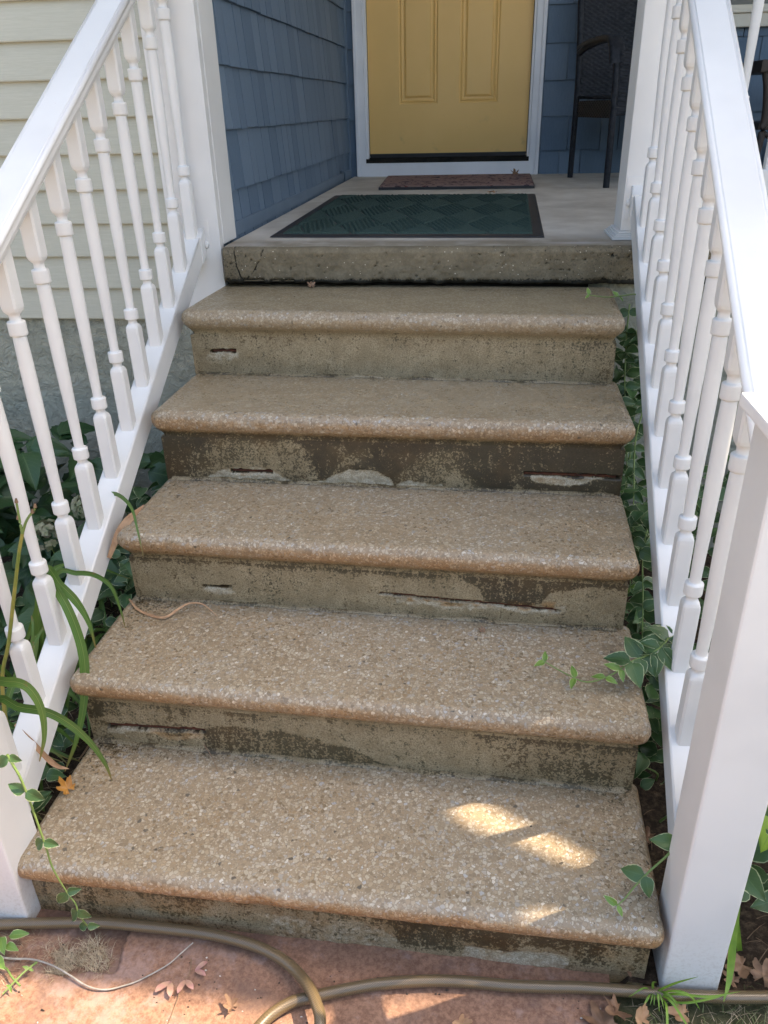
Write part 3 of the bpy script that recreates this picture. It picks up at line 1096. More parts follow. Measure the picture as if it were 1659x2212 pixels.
bw = thing('shingle_wall', 'blue shingled side wall of the porch left of the door', 'wall', (-.03, 1.4, 0))
ZC0 = .139; SE = .177
for k in range(-1, 5):
    z0 = ZC0 + SE * k
    y = .19 + .0
    first = True
    while y < DY - .03:
        wd = round(random.uniform(.07, .145), 2)
        if first: wd = round(random.uniform(.04, .10), 2); first = False
        if y + wd > DY - .03: wd = max(round(DY - .02 - y, 2), .02)
        dz = random.uniform(-.002, .002)
        put_shingle(bw, (-.034, y + wd / 2, z0 + dz), wd, SE - .001, math.pi / 2)
        y += wd
bbox('upper_shingles', -.06, -.030, .19, DY, ZC0 + SE * 5, 2.95, M['blue'], bw, 0)
bbox('sheathing', -.08, -.0345, .10, DY + .05, -.3, 2.95, M['blue'], bw, 0)
bbox('corner_board', -.040, -.010, .0605, .192, .002, 2.95, M['vinyl'], bw, .002)
bbox('baseboard', -.0335, -.019, .193, DY - .02, .002, .045, M['blue'], bw, .002)
bbox('corner_strip', -.034, -.014, DY - .034, DY - .012, .003, 2.6, M['blue'], bw, .003)
tube('cable_loop', [(-.012, 2.34, .004), (-.006, 2.32, .03), (-.008, 2.30, .055), (-.018, 2.28, .06), (-.024, 2.31, .04)], .006, M['blue'], bw, 16, 8)

back = thing('shingle_wall', 'dark blue shingled house wall behind the door and the wicker chair', 'wall', (1.5, DY, 0))


def wallrow(x0, x1, rows):
    for k in rows:
        z0 = ZC0 - .010 + SE * 1.0 * k
        x = x0
        while x < x1 - .01:
            wd = round(random.uniform(.10, .19), 2) if x1 - x0 > .2 else round(x1 - x0, 2)
            if x + wd > x1: wd = max(.02, round(x1 - x, 2))
            put_shingle(back, (x + wd / 2, DY, z0 + random.uniform(-.002, .002)), wd, SE - .001, 0)
            x += wd


wallrow(-.030, .018, range(-1, 5))
wallrow(1.080, 3.6, range(-1, 5))
bbox('upper_shingles', 1.08, 5.2, DY - .002, DY + .03, ZC0 - .01 + SE * 5, 2.95, M['blue'], back, 0)
bbox('sheathing', 1.07, 5.2, DY + .001, DY + .08, -.3, ZC0 - .01 + SE * 5 - .001, M['blue'], back, 0)
bbox('sheathing', -.04, .03, DY + .001, DY + .08, -.3, 2.95, M['blue'], back, 0)
bbox('header', .03, 1.07, DY + .001, DY + .08, 2.20, 2.95, M['blue'], back, 0)

# ------------------------------------------------------------------ DOOR
dr = thing('front_door', 'yellow panelled front door in a white frame', 'door', (.549, DY, 0))
x0d, x1d = .094, 1.004
zb = .124


def frame_part(name, pts_inset, x0, x1, z0, z1, y, parent, mat):
    """nested rectangles: list of (inset, y)"""
    V = []; F = []
    for (ins, yy) in pts_inset:
        V += [(x0 + ins, y + yy, z0 + ins), (x1 - ins, y + yy, z0 + ins), (x1 - ins, y + yy, z1 - ins), (x0 + ins, y + yy, z1 - ins)]
    for k in range(len(pts_inset) - 1):
        a = 4 * k; b = a + 4
        for q in range(4):
            r_ = (q + 1) % 4
            F.append((a + q, a + r_, b + r_, b + q))
    a = 4 * (len(pts_inset) - 1)
    F.append((a, a + 1, a + 2, a + 3))
    return mesh(name, V, F, mat, parent)


YD = DY + .022
pan = [(.269, .489, .380, .99), (.610, .829, .380, .99), (.269, .489, 1.12, 1.95), (.610, .829, 1.12, 1.95)]
def rect(x0, x1, z0, z1, V, F, y):
    b = len(V)
    V += [(x0, y, z0), (x1, y, z0), (x1, y, z1), (x0, y, z1)]
    F.append((b, b + 1, b + 2, b + 3))
V = []; F = []
TOPD = 2.14
rect(x0d, .269, zb, TOPD, V, F, YD)
rect(.489, .610, zb, TOPD, V, F, YD)
rect(.829, x1d, zb, TOPD, V, F, YD)
for a, b in ((.269, .489), (.610, .829)):
    rect(a, b, zb, .380, V, F, YD); rect(a, b, .99, 1.12, V, F, YD); rect(a, b, 1.95, TOPD, V, F, YD)
# edges
V += [(x0d, YD, zb), (x1d, YD, zb), (x1d, YD + .04, zb), (x0d, YD + .04, zb)]
b = len(V); F.append((b - 4, b - 3, b - 2, b - 1))
mesh('door_leaf', V, F, M['door'], dr)
for (a, b_, c, d_) in pan:
    frame_part('door_panel', [(0, 0), (.0015, .0005), (.004, .0040), (.008, .0062), (.013, .0048), (.016, .0018), (.018, .0032), (.024, .0070), (.030, .0085), (.036, .0060), (.040, .0018), (.0415, .0030), (.043, .0016)],
               a, b_, c, d_, YD, dr, M['door'])
# handle above the frame of the photograph is left to the hidden upper part
bbox('door_sweep', x0d, x1d, YD - .006, YD + .03, .100, .1235, M['black'], dr, .001)
bbox('threshold', .048, 1.046, DY - .028, DY + .06, .0768, .0985, M['threshold'], dr, .003)
bbox('threshold_lip', .090, 1.010, DY - .008, DY + .05, .0990, .1040, M['threshold'], dr, .002)
bbox('sill_board', .0445, 1.0495, DY - .034, DY + .03, .003, .0760, M['trim'], dr, .002)
for s, (xa, xb) in ((-1, (.020, .075)), (1, (1.019, 1.074))):
    bbox('casing', xa, xb, DY - .030, DY - .002, .004, 2.24, M['trim'], dr, .003)
    if s < 0:
        bbox('casing_bead', .0200, .040, DY - .042, DY - .0303, .004, 2.24, M['trim'], dr, .004)
        bbox('door_jamb', .0755, .0925, DY - .022, DY + .06, .0990, 2.18, M['trim'], dr, .003)
        bbox('weatherstrip', .0927, .0938, DY + .010, DY + .05, .1125, 2.18, M['black'], dr, 0)
    else:
        bbox('casing_bead', 1.054, 1.074, DY - .042, DY - .0303, .004, 2.24, M['trim'], dr, .004)
        bbox('door_jamb', 1.0065, 1.0185, DY - .022, DY + .06, .0990, 2.18, M['trim'], dr, .003)
        bbox('weatherstrip', 1.0042, 1.0063, DY + .010, DY + .05, .1125, 2.18, M['black'], dr, 0)
bbox('head_casing', .020, 1.074, DY - .030, DY - .002, 2.2405, 2.30, M['trim'], dr, .003)
bbox('head_jamb', .0755, 1.0185, DY - .022, DY + .06, 2.185, 2.239, M['trim'], dr, .003)
tube('door_knob', [(.94, YD, 1.0), (.94, YD - .03, 1.0), (.94, YD - .055, 1.0)], .012, M['threshold'], dr, 8, 12, .026)

# window on the porch wall, right
wi = thing('window', 'cream framed window above the dark table at right edge', 'window', (2.5, DY, .7))
bbox('window_sill', 1.93, 3.2, DY - .050, DY - .003, .700, .762, M['wframe'], wi, .004)
bbox('window_sill_nose', 1.91, 3.22, DY - .066, DY - .003, .7625, .778, M['wframe'], wi, .004)
bbox('window_frame', 1.95, 3.18, DY - .040, DY - .003, .7785, .800, M['wframe'], wi, .003)
bbox('window_frame', 1.95, 2.00, DY - .040, DY - .003, .8005, 2.0, M['wframe'], wi, .003)
bbox('window_pane', 2.0, 3.18, DY - .020, DY - .012, .8005, 2.0, M['glass'], wi, 0)

# ------------------------------------------------------------------ COLUMN
pc = thing('porch_column', 'square white porch column with moulded base beside the right railing', 'column', (1.26, .2, 0))
bbox('column_shaft', 1.188, 1.328, .130, .270, .0245, 2.45, M['vinyl'], pc, .004)
for k, (e, z0, z1) in enumerate([(.0245, .0015, .0085), (.020, .0090, .0130), (.0150, .0134, .0180), (.0085, .0184, .0240)]):
    bbox('base_moulding', 1.188 - e, 1.328 + e, .130 - e, .270 + e, z0, z1, M['vinyl'], pc, .0016)
roof = thing('porch_roof', 'white soffit and grey roof over the porch', 'roof', (.5, 1, 2.9))
bbox('beam', -.0085, 5.2, .12, .28, 2.455, 2.94, M['soffit'], roof, .003)
bbox('soffit', -6.2, 3.05, -.585, 2.9, 2.955, 2.97, M['soffit'], roof, 0)
bbox('roof_deck', -6.2, 3.05, -.60, 2.9, 2.972, 3.02, M['roofing'], roof, 0)
bbox('roof_deck', 3.055, 3.60, -.17, 2.9, 2.972, 3.02, M['roofing'], roof, 0)  # deck cut back here to let the shaped sun streak through
bbox('roof_deck', 3.605, 6.4, -.60, 2.9, 2.972, 3.02, M['roofing'], roof, 0)

# ------------------------------------------------------------------ RAILINGS
def baluster_mesh():
    rows = []   # z, half-size, squareness
    B = .0165
    def sq(z, s=B): rows.append((z, s, 1.0))
    def rd(z, r_): rows.append((z, r_, 0.0))
    sq(-.03); sq(.140); sq(.1475, .0160); rows.append((.153, .0148, .8)); rows.append((.157, .0128, .4))
    rd(.1585, .0114); rd(.161, .0108); rd(.1665, .0108); rd(.1685, .0114); rd(.1690, .0156); rd(.1700, .0167); rd(.1718, .0172); rd(.174, .0173)
    rd(.190, .0173); rd(.1925, .0172); rd(.1940, .0168); rd(.1950, .0158); rd(.1955, .0118); rd(.1968, .0108); rd(.199, .0104)
    rd(.206, .0104); rd(.22, .0106); rd(.26, .0114); rd(.32, .0127); rd(.38, .0138); rd(.43, .0142); rd(.48, .0142); rd(.52, .0138); rd(.545, .0133); rd(.554, .0128)
    rd(.5552, .0120); rd(.5560, .0158); rd(.5570, .0168); rd(.5590, .0173); rd(.562, .0174); rd(.578, .0174); rd(.581, .0173); rd(.5826, .0168); rd(.5836, .0157); rd(.5842, .0118)
    rd(.586, .0108); rd(.592, .0106); rd(.5955, .0110)
    rows.append((.599, .0132, .4)); rows.append((.603, .0150, .8)); sq(.609, .0161); sq(.616); sq(.757)
    n = 24
    V = []
    for z, s, q in rows:
        for k in range(n):
            a = 2 * math.pi * (k + .5) / n
            c, si = math.cos(a), math.sin(a)
            m = max(abs(c), abs(si))
            # chamfered square radius
            rs = min(s / m, s * 1.36)
            rc = s
            rr = q * rs + (1 - q) * rc
            V.append((rr * c, rr * si, z))
    F = []
    for j in range(len(rows) - 1):
        for k in range(n):
            F.append((j * n + k, j * n + (k + 1) % n, (j + 1) * n + (k + 1) % n, (j + 1) * n + k))
    me = bpy.data.meshes.new('baluster')
    me.from_pydata(V, [], F)
    me.materials.append(M['vinyl'])
    flat = []
    for j in range(len(rows) - 1):
        flat += [not (rows[j][2] >= .8 and rows[j + 1][2] >= .8)] * n
    me.polygons.foreach_set('use_smooth', flat)
    me.update()
    return me


BAL = baluster_mesh()


def extrude(name, prof, line, y0, y1, mat, parent, cy0=None, smooth=True):
    """prof: list of (dx, dz) closed; line(y) -> (x centre, z) ; vertical end cuts"""
    ys = [y0, y1]
    V = []
    for y in ys:
        xc, z = line(y)
        V += [(xc + dx, y, z + dz) for dx, dz in prof]
    n = len(prof)
    F = [(k, (k + 1) % n, n + (k + 1) % n, n + k) for k in range(n)]
    F.append(tuple(range(n))[::-1]); F.append(tuple(range(n, 2 * n)))
    o = mesh(name, V, F, mat, parent)
    for k, p in enumerate(o.data.polygons[:n]):
        a, b = prof[k], prof[(k + 1) % n]
        p.use_smooth = math.hypot(a[0] - b[0], a[1] - b[1]) < .004
    o.data.update()
    return o


def arc_pts(cx, cz, r, a0, a1, k=5):
    return [(cx + r * math.cos(math.radians(a0 + (a1 - a0) * q / k)), cz + r * math.sin(math.radians(a0 + (a1 - a0) * q / k))) for q in range(k + 1)]


def top_prof():
    h = [(0, 0), (.0285, 0), (.0300, -.0004), (.0310, -.0018), (.0320, -.0012)]
    h += arc_pts(.0330, -.0085, .0078, 78, -60, 8)
    h += [(.0350, -.0172), (.0345, -.0195), (.0350, -.030), (.0340, -.034), (.0300, -.037), (.0280, -.046), (.0250, -.050), (0, -.050)]
    l = [(-x, z) for x, z in h[::-1][1:-1]]
    return h + l


def bot_prof():
    h = [(0, 0), (.0245, 0), (.0275, -.0012), (.0287, -.004), (.0287, -.070), (.0275, -.073), (0, -.073)]
    l = [(-x, z) for x, z in h[::-1][1:-1]]
    return h + l


def railing(side, label):
    if side == 'L':
        cx = lambda y: -.0945 - .0000 * y + (.0) + (-.0945 - -.0945) * y
        cx = lambda y: -.0900 + .0060 * (y - .03)
        tb = lambda y: (cx(y), .034 + .606 * y)
        tt = lambda y: (-.0890 + .012 * (y - .03), .800 + .606 * y)
        y_top = .0275; nx0, nx1, ny0, ny1 = -.126, -.030, -1.512, -1.417
        ystart, sp, n = .004, .1236, 12
        inner = +1; lean = 0.0
    else:
        tb = lambda y: (1.2380 + .0280 * (y - .13), .066 + .640 * y)
        tt = lambda y: (1.2370 + .0260 * (y - .13), .8450 + .652 * y)
        y_top = .1275; nx0, nx1, ny0, ny1 = 1.143, 1.238, -1.508, -1.413
        ystart, sp, n = -.003, .1205, 12
        inner = -1; lean = -.006
    rl = thing('stair_railing', label, 'railing', (tb(-.7)[0], -.7, GZ), 'white stair railings')
    extrude('handrail', top_prof(), tt, ny1 - .002, y_top + .0, M['vinyl'], rl)
    extrude('bottom_rail', bot_prof(), tb, ny1 - .002, y_top + .0, M['vinyl'], rl)
    for k in range(n):
        y = ystart - sp * k
        o = bpy.data.objects.new('baluster', BAL)
        COL.objects.link(o)
        o.parent = rl
        xb, zb_ = tb(y); xt, zt_ = tt(y)
        o.location = Vector((xb, y, zb_ - .004)) - Vector(rl.location)
        # shear is not wanted: tilt slightly so that it meets the handrail
        o.rotation_euler = (random.uniform(-.003, .003), math.atan2(xt - xb, .72) + random.uniform(-.003, .003), random.uniform(-.03, .03))
    sh = lambda co: Vector((co.x + lean * (co.z - GZ) / 1.04, co.y, co.z))
    np_ = bbox('newel_post', nx0, nx1, ny0, ny1, GZ - .03, .018, M['vinyl'], rl, .006, 3, sh)
    e = .017
    cp = bbox('post_cap', nx0 - e, nx1 + e, ny0 - e, ny1 + e, .0185, .036, M['cap'], np_, .003, 2, sh)
    cp.location = (0, 0, 0)
    V = [sh(Vector(v)) for v in [(nx0 - e + .008, ny0 - e + .008, .0362), (nx1 + e - .008, ny0 - e + .008, .0362), (nx1 + e - .008, ny1 + e - .008, .0362), (nx0 - e + .008, ny1 + e - .008, .0362), ((nx0 + nx1) / 2, (ny0 + ny1) / 2, .058)]]
    pp = mesh('post_cap_top', V, [(0, 1, 4), (1, 2, 4), (2, 3, 4), (3, 0, 4)], M['cap'], np_)
    pp.location = (0, 0, 0)
    # brackets against the house
    for (ln, ht) in ((tb, .073), (tt, .050)):
        xc, z = ln(y_top)
        top = z + .026 if ht > .06 else z + .02
        bbox('wall_plate', xc - .046, xc + .046, y_top, y_top + .0045, top - .118, top, M['vinyl'], rl, .0018)
        pr = [(dx * 1.13, dz * 1.08 + .003) for dx, dz in (bot_prof() if ht > .06 else top_prof())]
        extrude('rail_sleeve', pr, ln, y_top - .036, y_top - .0005, M['vinyl'], rl)
        # screw cover dome on the inner side
        cxx = xc + inner * .037
        bm = bmesh.new()
        bmesh.ops.create_uvsphere(bm, u_segments=14, v_segments=8, radius=.0085)
        for v in bm.verts:
            v.co = Vector((cxx + v.co.x * .8, y_top - .004 + v.co.y * .9, z - .045 + v.co.z * 1.35))
        me = bpy.data.meshes.new('screw_cover'); bm.to_mesh(me); bm.free()
        me.materials.append(M['vinyl'])
        me.polygons.foreach_set('use_smooth', [True] * len(me.polygons))
        link(bpy.data.objects.new('screw_cover', me), rl)
    # rail sockets at the newel
    extrude('rail_sleeve', [(dx * 1.12, dz * 1.08 + .003) for dx, dz in top_prof()], tt, ny1 + .0005, ny1 + .030, M['vinyl'], rl)
    extrude('rail_sleeve', [(dx * 1.10, dz * 1.05 + .002) for dx, dz in bot_prof()], tb, ny1 + .0005, ny1 + .020, M['vinyl'], rl)
    return rl


RL = railing('L', 'white vinyl stair railing left of the steps against the cream siding')
RR = railing('R', 'white vinyl stair railing right of the steps ending in the sunlit capped newel')

# low porch railing further right
pr_ = thing('porch_railing', 'white porch railing running right behind the stair handrail', 'railing', (2.2, .2, 0))
bbox('bottom_rail', 1.345, 3.0, .172, .228, .112, .184, M['vinyl'], pr_, .004)
bbox('handrail', 1.345, 3.0, .160, .240, .86, .91, M['vinyl'], pr_, .006)
for k in range(12):
    o = bpy.data.objects.new('baluster', BAL)
    COL.objects.link(o); o.parent = pr_
    o.location = Vector((1.386 + .108 * k, .2, .178)) - Vector(pr_.location)
bbox('post', 3.0, 3.12, .14, .26, .002, 2.45, M['vinyl'], pr_, .004)

# ------------------------------------------------------------------ MATS
def bil(c, u, v):
    c = np.array(c)
    u = u[..., None]; v = v[..., None]
    return (c[0] * (1 - u) + c[1] * u) * (1 - v) + (c[3] * (1 - u) + c[2] * u) * v


def mats():
    C4 = [(.098, .198), (.970, .165), (1.005, 1.440), (.083, 1.470)]
    g = thing('doormat', 'large green ribbed doormat with black rubber border', 'doormat', (.54, .82, 0))
    # border with bevelled edge
    b = 0
    prof = [(0, .0015), (.004, .0050), (.012, .0070), (.05, .0072)]
    V = []
    for ins, z in prof:
        iu = ins / .89; iv = ins / 1.28
        for (u, v) in ((iu, iv), (1 - iu, iv), (1 - iu, 1 - iv), (iu, 1 - iv)):
            p = bil(C4, np.array(u), np.array(v))
            V.append((p[0], p[1], z + .0018 * p[1]))
    F = []
    for k in range(len(prof) - 1):
        for q in range(4):
            F.append((4 * k + q, 4 * k + (q + 1) % 4, 4 * k + 4 + (q + 1) % 4, 4 * k + 4 + q))
    k = 4 * (len(prof) - 1)
    F.append((k, k + 1, k + 2, k + 3))
    mesh('rubber_border', V, F, M['black'], g)
    nu, nv = 400, 200
    U, W_ = np.meshgrid(np.linspace(.038, .962, nu), np.linspace(.026, .974, nv), indexing='ij')
    P = bil(C4, U, W_)
    X = P[..., 0]; Y = P[..., 1]
    # herringbone diamonds: ribs running one way in alternating diamonds
    a = X / .145 + Y / .42; b = X / .145 - Y / .42
    ia = np.floor(a); ib = np.floor(b)
    sel = ((ia + ib) % 2) == 0
    rib = np.sin((.972 * X + .235 * Y) * 2 * np.pi / .017)
    edge = np.minimum(np.minimum(a - ia, 1 - a + ia), np.minimum(b - ib, 1 - b + ib))
    line = 1 - ss(edge, .02, .05)
    h = .0048 * np.where(sel, ss(rib, -.7, .5), .85) - .003 * line
    h += .0012 * (fbm(X, Y, 160, 2, 31) - .5)
    e2 = np.minimum(np.minimum(U - .038, .962 - U) * .89, np.minimum(W_ - .026, .974 - W_) * 1.28)
    Z = .0062 + .0018 * Y + h * ss(e2, 0, .01) + .0016 * ss(e2, 0, .004)
    fastmesh('carpet', np.stack([X, Y, Z], -1).reshape(-1, 3), gridfaces(nu, nv), M['carpet'], g, True)
    C5 = [(.256, 1.750), (1.016, 1.746), (1.028, 2.470), (.218, 2.462)]
    g2 = thing('doormat', 'smaller mauve doormat with dark leaf pattern at the door sill', 'doormat', (.63, 2.1, 0))
    for nm, ins, z0, z1, mt in (('rubber_base', 0, .0045, .0165, 'black'), ('printed_top', .006, .0166, .0195, 'pinkmat')):
        c = [tuple(bil(C5, np.array(u), np.array(v))) for u, v in ((ins, ins), (1 - ins, ins), (1 - ins, 1 - ins), (ins, 1 - ins))]
        V = [(x, y, z) for z in (z0, z1) for x, y in c]
        mesh(nm, V, [(4, 5, 6, 7), (0, 1, 5, 4), (1, 2, 6, 5), (2, 3, 7, 6), (3, 0, 4, 7), (3, 2, 1, 0)], M[mt], g2)


mats()

# ------------------------------------------------------------------ WICKER CHAIR
def wicker_panel(name, O, A, B, parent, bow=0.0, su=.020, sv=.0085, nrm_sign=1):
    """woven rectangle: origin O, edge vectors A (across), B (up)"""
    O = np.array(O, float); A = np.array(A, float); B = np.array(B, float)
    la = np.linalg.norm(A); lb = np.linalg.norm(B)
    nu = int(la / .0034) + 2; nv = int(lb / .0022) + 2
    U, W_ = np.meshgrid(np.linspace(0, 1, nu), np.linspace(0, 1, nv), indexing='ij')
    N = np.cross(A, B); N /= np.linalg.norm(N); N *= nrm_sign
    u = U * la; v = W_ * lb
    row = np.floor(v / sv)
    prof = np.sqrt(np.clip(1 - ((v / sv - row) * 2 - 1) ** 2, 0, 1))
    ph = np.cos(np.pi * (u / su + row)) 
    h = .0030 * ph * .8 + .0022 * prof
    h -= bow * 4 * U * (1 - U)
    P = O + U[..., None] * A + W_[..., None] * B + h[..., None] * N
    return fastmesh(name, P.reshape(-1, 3), gridfaces(nu, nv), M['wicker'], parent, True)


def chair():
    c = thing('wicker_chair', 'dark woven wicker armchair between the door and the right column', 'chair', (1.5, 2.05, 0))
    RLg = np.array([1.236, 2.350, 0]); FLg = np.array([1.352, 1.740, 0])
    f = FLg - RLg; f /= np.linalg.norm(f)
    r = np.array([-f[1], f[0], 0])
    W_ = .52
    zup = np.array([0, 0, 1.0])
    for s in (0, 1):
        base = RLg + r * W_ * s
        back = base - f * .075
        tube('back_leg', [base, base + zup * .38 + f * .01, base + zup * .60 - f * .01, back + zup * .92], .015, M['wicker'], c, 30, 10)
        fb = FLg + r * W_ * s
        arm = [fb + zup * .002, fb + zup * .30 - f * .005, fb + zup * .50 - f * .02, fb + zup * .585 - f * .05, fb + zup * .622 - f * .12,
               base + zup * .625 + f * .28, base + zup * .615 + f * .12, base + zup * .595]
        tube('arm', arm, .0155, M['wicker'], c, 60, 10)
        # flat wrapped arm cover and front panel
        P = spline(arm, 60)
        k = P[18:56]
        T, N, B = frames(k)
        Vv = []
        for q in range(len(k)):
            dn = r * .034
            nn = np.cross(T[q], r); nn /= np.linalg.norm(nn)
            wv = .0015 * math.sin(q * 2.6)
            for dx, dz in ((-1, -.004), (-1, .013 + wv), (-.6, .018 + wv), (.6, .018 + wv), (1, .013 + wv), (1, -.004)):
                Vv.append(k[q] + dn * dx + nn * (-dz if nn[2] < 0 else dz))
        fastmesh('arm_wrap', np.array(Vv), gridfaces(len(k), 6), M['wicker'], c, True)
        wicker_panel('side_weave', fb - f * .02 + zup * .30 + r * (.0 if s else .0), -f * .56, zup * .075, c, su=.02)
    # front post wrap (wide woven band beside the visible front leg)
    wicker_panel('front_post_weave', FLg + r * .012 + zup * .31 - f * .004, r * .052, zup * .26, c, su=.026, sv=.007)
    # back, seat, aprons
    b0 = RLg + f * .02 + zup * .385
    wicker_panel('backrest', b0, r * W_, zup * .55 - f * .10, c, bow=.035, su=.0215, sv=.0105, nrm_sign=1)
    wicker_panel('seat', FLg - f * .01 + zup * .385, r * W_, -f * .60 + zup * .01, c, su=.0215, sv=.011)
    wicker_panel('front_apron', FLg + zup * .315 + r * .01, r * (W_ - .02), zup * .075, c, su=.03, sv=.0105)
    tube('stretcher', [RLg + zup * .315, RLg + zup * .315 + r * W_], .010, M['wicker'], c, 8, 8)


chair()

# ------------------------------------------------------------------ DARK TABLE at the right edge
tb_ = thing('side_table', 'dark brown table with crossed slats below, seen past the handrail', 'table', (2.3, 2.0, 0))
bbox('table_top', 1.985, 2.62, 1.80, 2.25, .470, .520, M['metal'], tb_, .006)
bbox('shelf', 2.03, 2.58, 1.84, 2.21, .236, .268, M['metal'], tb_, .004)
for sx, sy in ((0, 0), (1, 0), (0, 1), (1, 1)):
    x = 2.02 + .56 * sx; y = 1.83 + .39 * sy; s = 1 if sx == 0 else -1
    tube('leg', [(x - .01 * s, y, .002), (x + .02 * s, y, .15), (x + .028 * s, y, .28), (x + .015 * s, y, .40), (x - .005 * s, y, .475)], .017, M['metal'], tb_, 24, 8)
for k, (xa, za, xb, zb_) in enumerate([(2.06, .465, 2.30, .272), (2.30, .465, 2.06, .272), (2.32, .465, 2.56, .272), (2.05, .04, 2.30, .232), (2.30, .04, 2.05, .232)]):
    tube('slat', [(xa, 1.85, za), (xb, 1.85, zb_)], .011, M['metal'], tb_, 6, 6)


# ------------------------------------------------------------------ HOSE
hA = [[-.60, -1.50, -1.0], [-.35, -1.53, -1.0], [-.131, -1.534, -1.0], [-.079, -1.527, -1.0], [-.009, -1.517, -1.0], [.052, -1.509, -1.0], [.112, -1.503, -1.0], [.182, -1.502, -1.0], [.245, -1.502, -1.0],
      [.309, -1.503, -1.0], [.366, -1.508, -1.0], [.424, -1.519, -1.0], [.469, -1.538, -.995], [.505, -1.562, -.990], [.534, -1.592, -.980], [.553, -1.620, -.975], [.567, -1.654, -.975],
      [.566, -1.72, -.990], [.545, -1.77, -1.004], [.50, -1.79, -1.007], [.455, -1.76, -1.007], [.443, -1.71, -1.007]]
hB = [[.450, -1.673, -1.006], [.462, -1.650, -1.006], [.479, -1.628, -1.006], [.506, -1.607, -1.006], [.540, -1.594, -1.006], [.590, -1.577, -1.006], [.645, -1.561, -1.006], [.701, -1.550, -1.006],
      [.750, -1.543, -1.006], [.786, -1.540, -1.006], [.831, -1.539, -1.005], [.879, -1.539, -1.004], [.944, -1.535, -1.003], [1.0, -1.530, -1.003], [1.079, -1.527, -1.003], [1.159, -1.525, -1.003],
      [1.246, -1.520, -1.003], [1.325, -1.512, -1.003], [1.45, -1.50, -1.004], [1.8, -1.52, -1.006]]
o = tube('garden_hose', hA + hB, .0100, M['hose'], None, 700, 20)
tag(o, 'brown braided garden hose looping across the foot of the steps', 'hose')

# ------------------------------------------------------------------ LEAVES
def leaf_mesh(name, L, W_, mat, fold=.25, curl=.2, shape=1.0, nu=4, nv=8, ser=0.0, seed=0, tip=1.0):
    """leaf along +y from the origin, normal +z, W_ = full width"""
    r_ = np.random.RandomState(seed)
    V = []; UV = []
    for j in range(nv + 1):
        t = j / nv
        w = W_ / 2 * (math.sin(math.pi * min(1, t ** (.72 * shape))) ** .8) * (1 - .25 * t * tip)
        w = max(w, .0004)
        for i in range(-nu, nu + 1):
            s = i / nu
            e = 1 + ser * (1 if (j % 2) else -1) * (abs(s) == 1)
            x = w * s * e
            z = fold * abs(x) - curl * L * t * t + .03 * L * math.sin(3 * t + s * 2 + seed)
            V.append((x, t * L, z))
            UV.append(((s + 1) / 2, t))
    n = 2 * nu + 1
    F = [(j * n + i, j * n + i + 1, (j + 1) * n + i + 1, (j + 1) * n + i) for j in range(nv) for i in range(n - 1)]
    me = bpy.data.meshes.new(name)
    me.from_pydata(V, [], F)
    l = me.uv_layers.new(name='UVMap')
    for lp, d in zip(me.loops, l.data):
        d.uv = UV[lp.vertex_index]
    me.materials.append(M[mat])
    me.polygons.foreach_set('use_smooth', [True] * len(me.polygons))
    me.update()
    return me


VL = [leaf_mesh('leaf', .042, .031, 'vinca', .3, .12 + .1 * k, 1.0, seed=k, nu=3, nv=6) for k in range(3)]
VY = [leaf_mesh('leaf', .024, .013, 'vinca_y', .4, .1, 1.0, seed=k, nu=3, nv=5) for k in range(2)]
HL = [leaf_mesh('leaf', .13, .088, 'hydra', .25, .18 + .12 * k, 1.0, seed=k, nu=4, nv=12, ser=.05) for k in range(3)]
HO = [leaf_mesh('leaf', .16, .11, 'hosta', .25, .3, 1.0, seed=4, nu=5, nv=10)]


def put_leaf(parent, me, pos, dirv, up=(0, 0, 1), scale=1.0):
    d = Vector(dirv).normalized()
    u = Vector(up)
    x = d.cross(u)
    if x.length < .05:
        x = d.cross(Vector((1, 0, 0)))
    x.normalize()
    z = x.cross(d)
    m = Matrix((x, d, z)).transposed().to_4x4()
    o = bpy.data.objects.new('leaf', me)
    COL.objects.link(o)
    o.parent = parent
    o.matrix_local = Matrix.Translation(Vector(pos) - Vector(parent.location)) @ m @ Matrix.Scale(scale, 4)
    return o


def vine(name, label, pts, nodes, parent_r=.0020, young_tip=2, mat='stem', size=1.0, updir=(0, -.5, 1), cat='plant'):
    t = thing(name, label, cat, pts[0])
    tube('stem', pts, parent_r * 1.2, M[mat], t, len(pts) * 5, 6, parent_r * .6)
    P = spline(pts, 200)
    T = np.gradient(P, axis=0)
    for k, f in enumerate(nodes):
        i = min(199, int(f * 199))
        d = Vector(T[i]).normalized()
        side = d.cross(Vector(updir).normalized()).normalized()
        me = VY if k >= len(nodes) - young_tip else VL
        for s in (1, -1):
            dv = side * s * random.uniform(.5, 1.0) + d * random.uniform(-.3, .9) + Vector((0, 0, random.uniform(-.25, .35)))
            u = Vector(updir) + Vector((random.uniform(-.6, .6), random.uniform(-.6, .6), random.uniform(-.2, .2)))
            put_leaf(t, random.choice(me), P[i], dv, u, size * random.uniform(.7, 1.15))
    return t


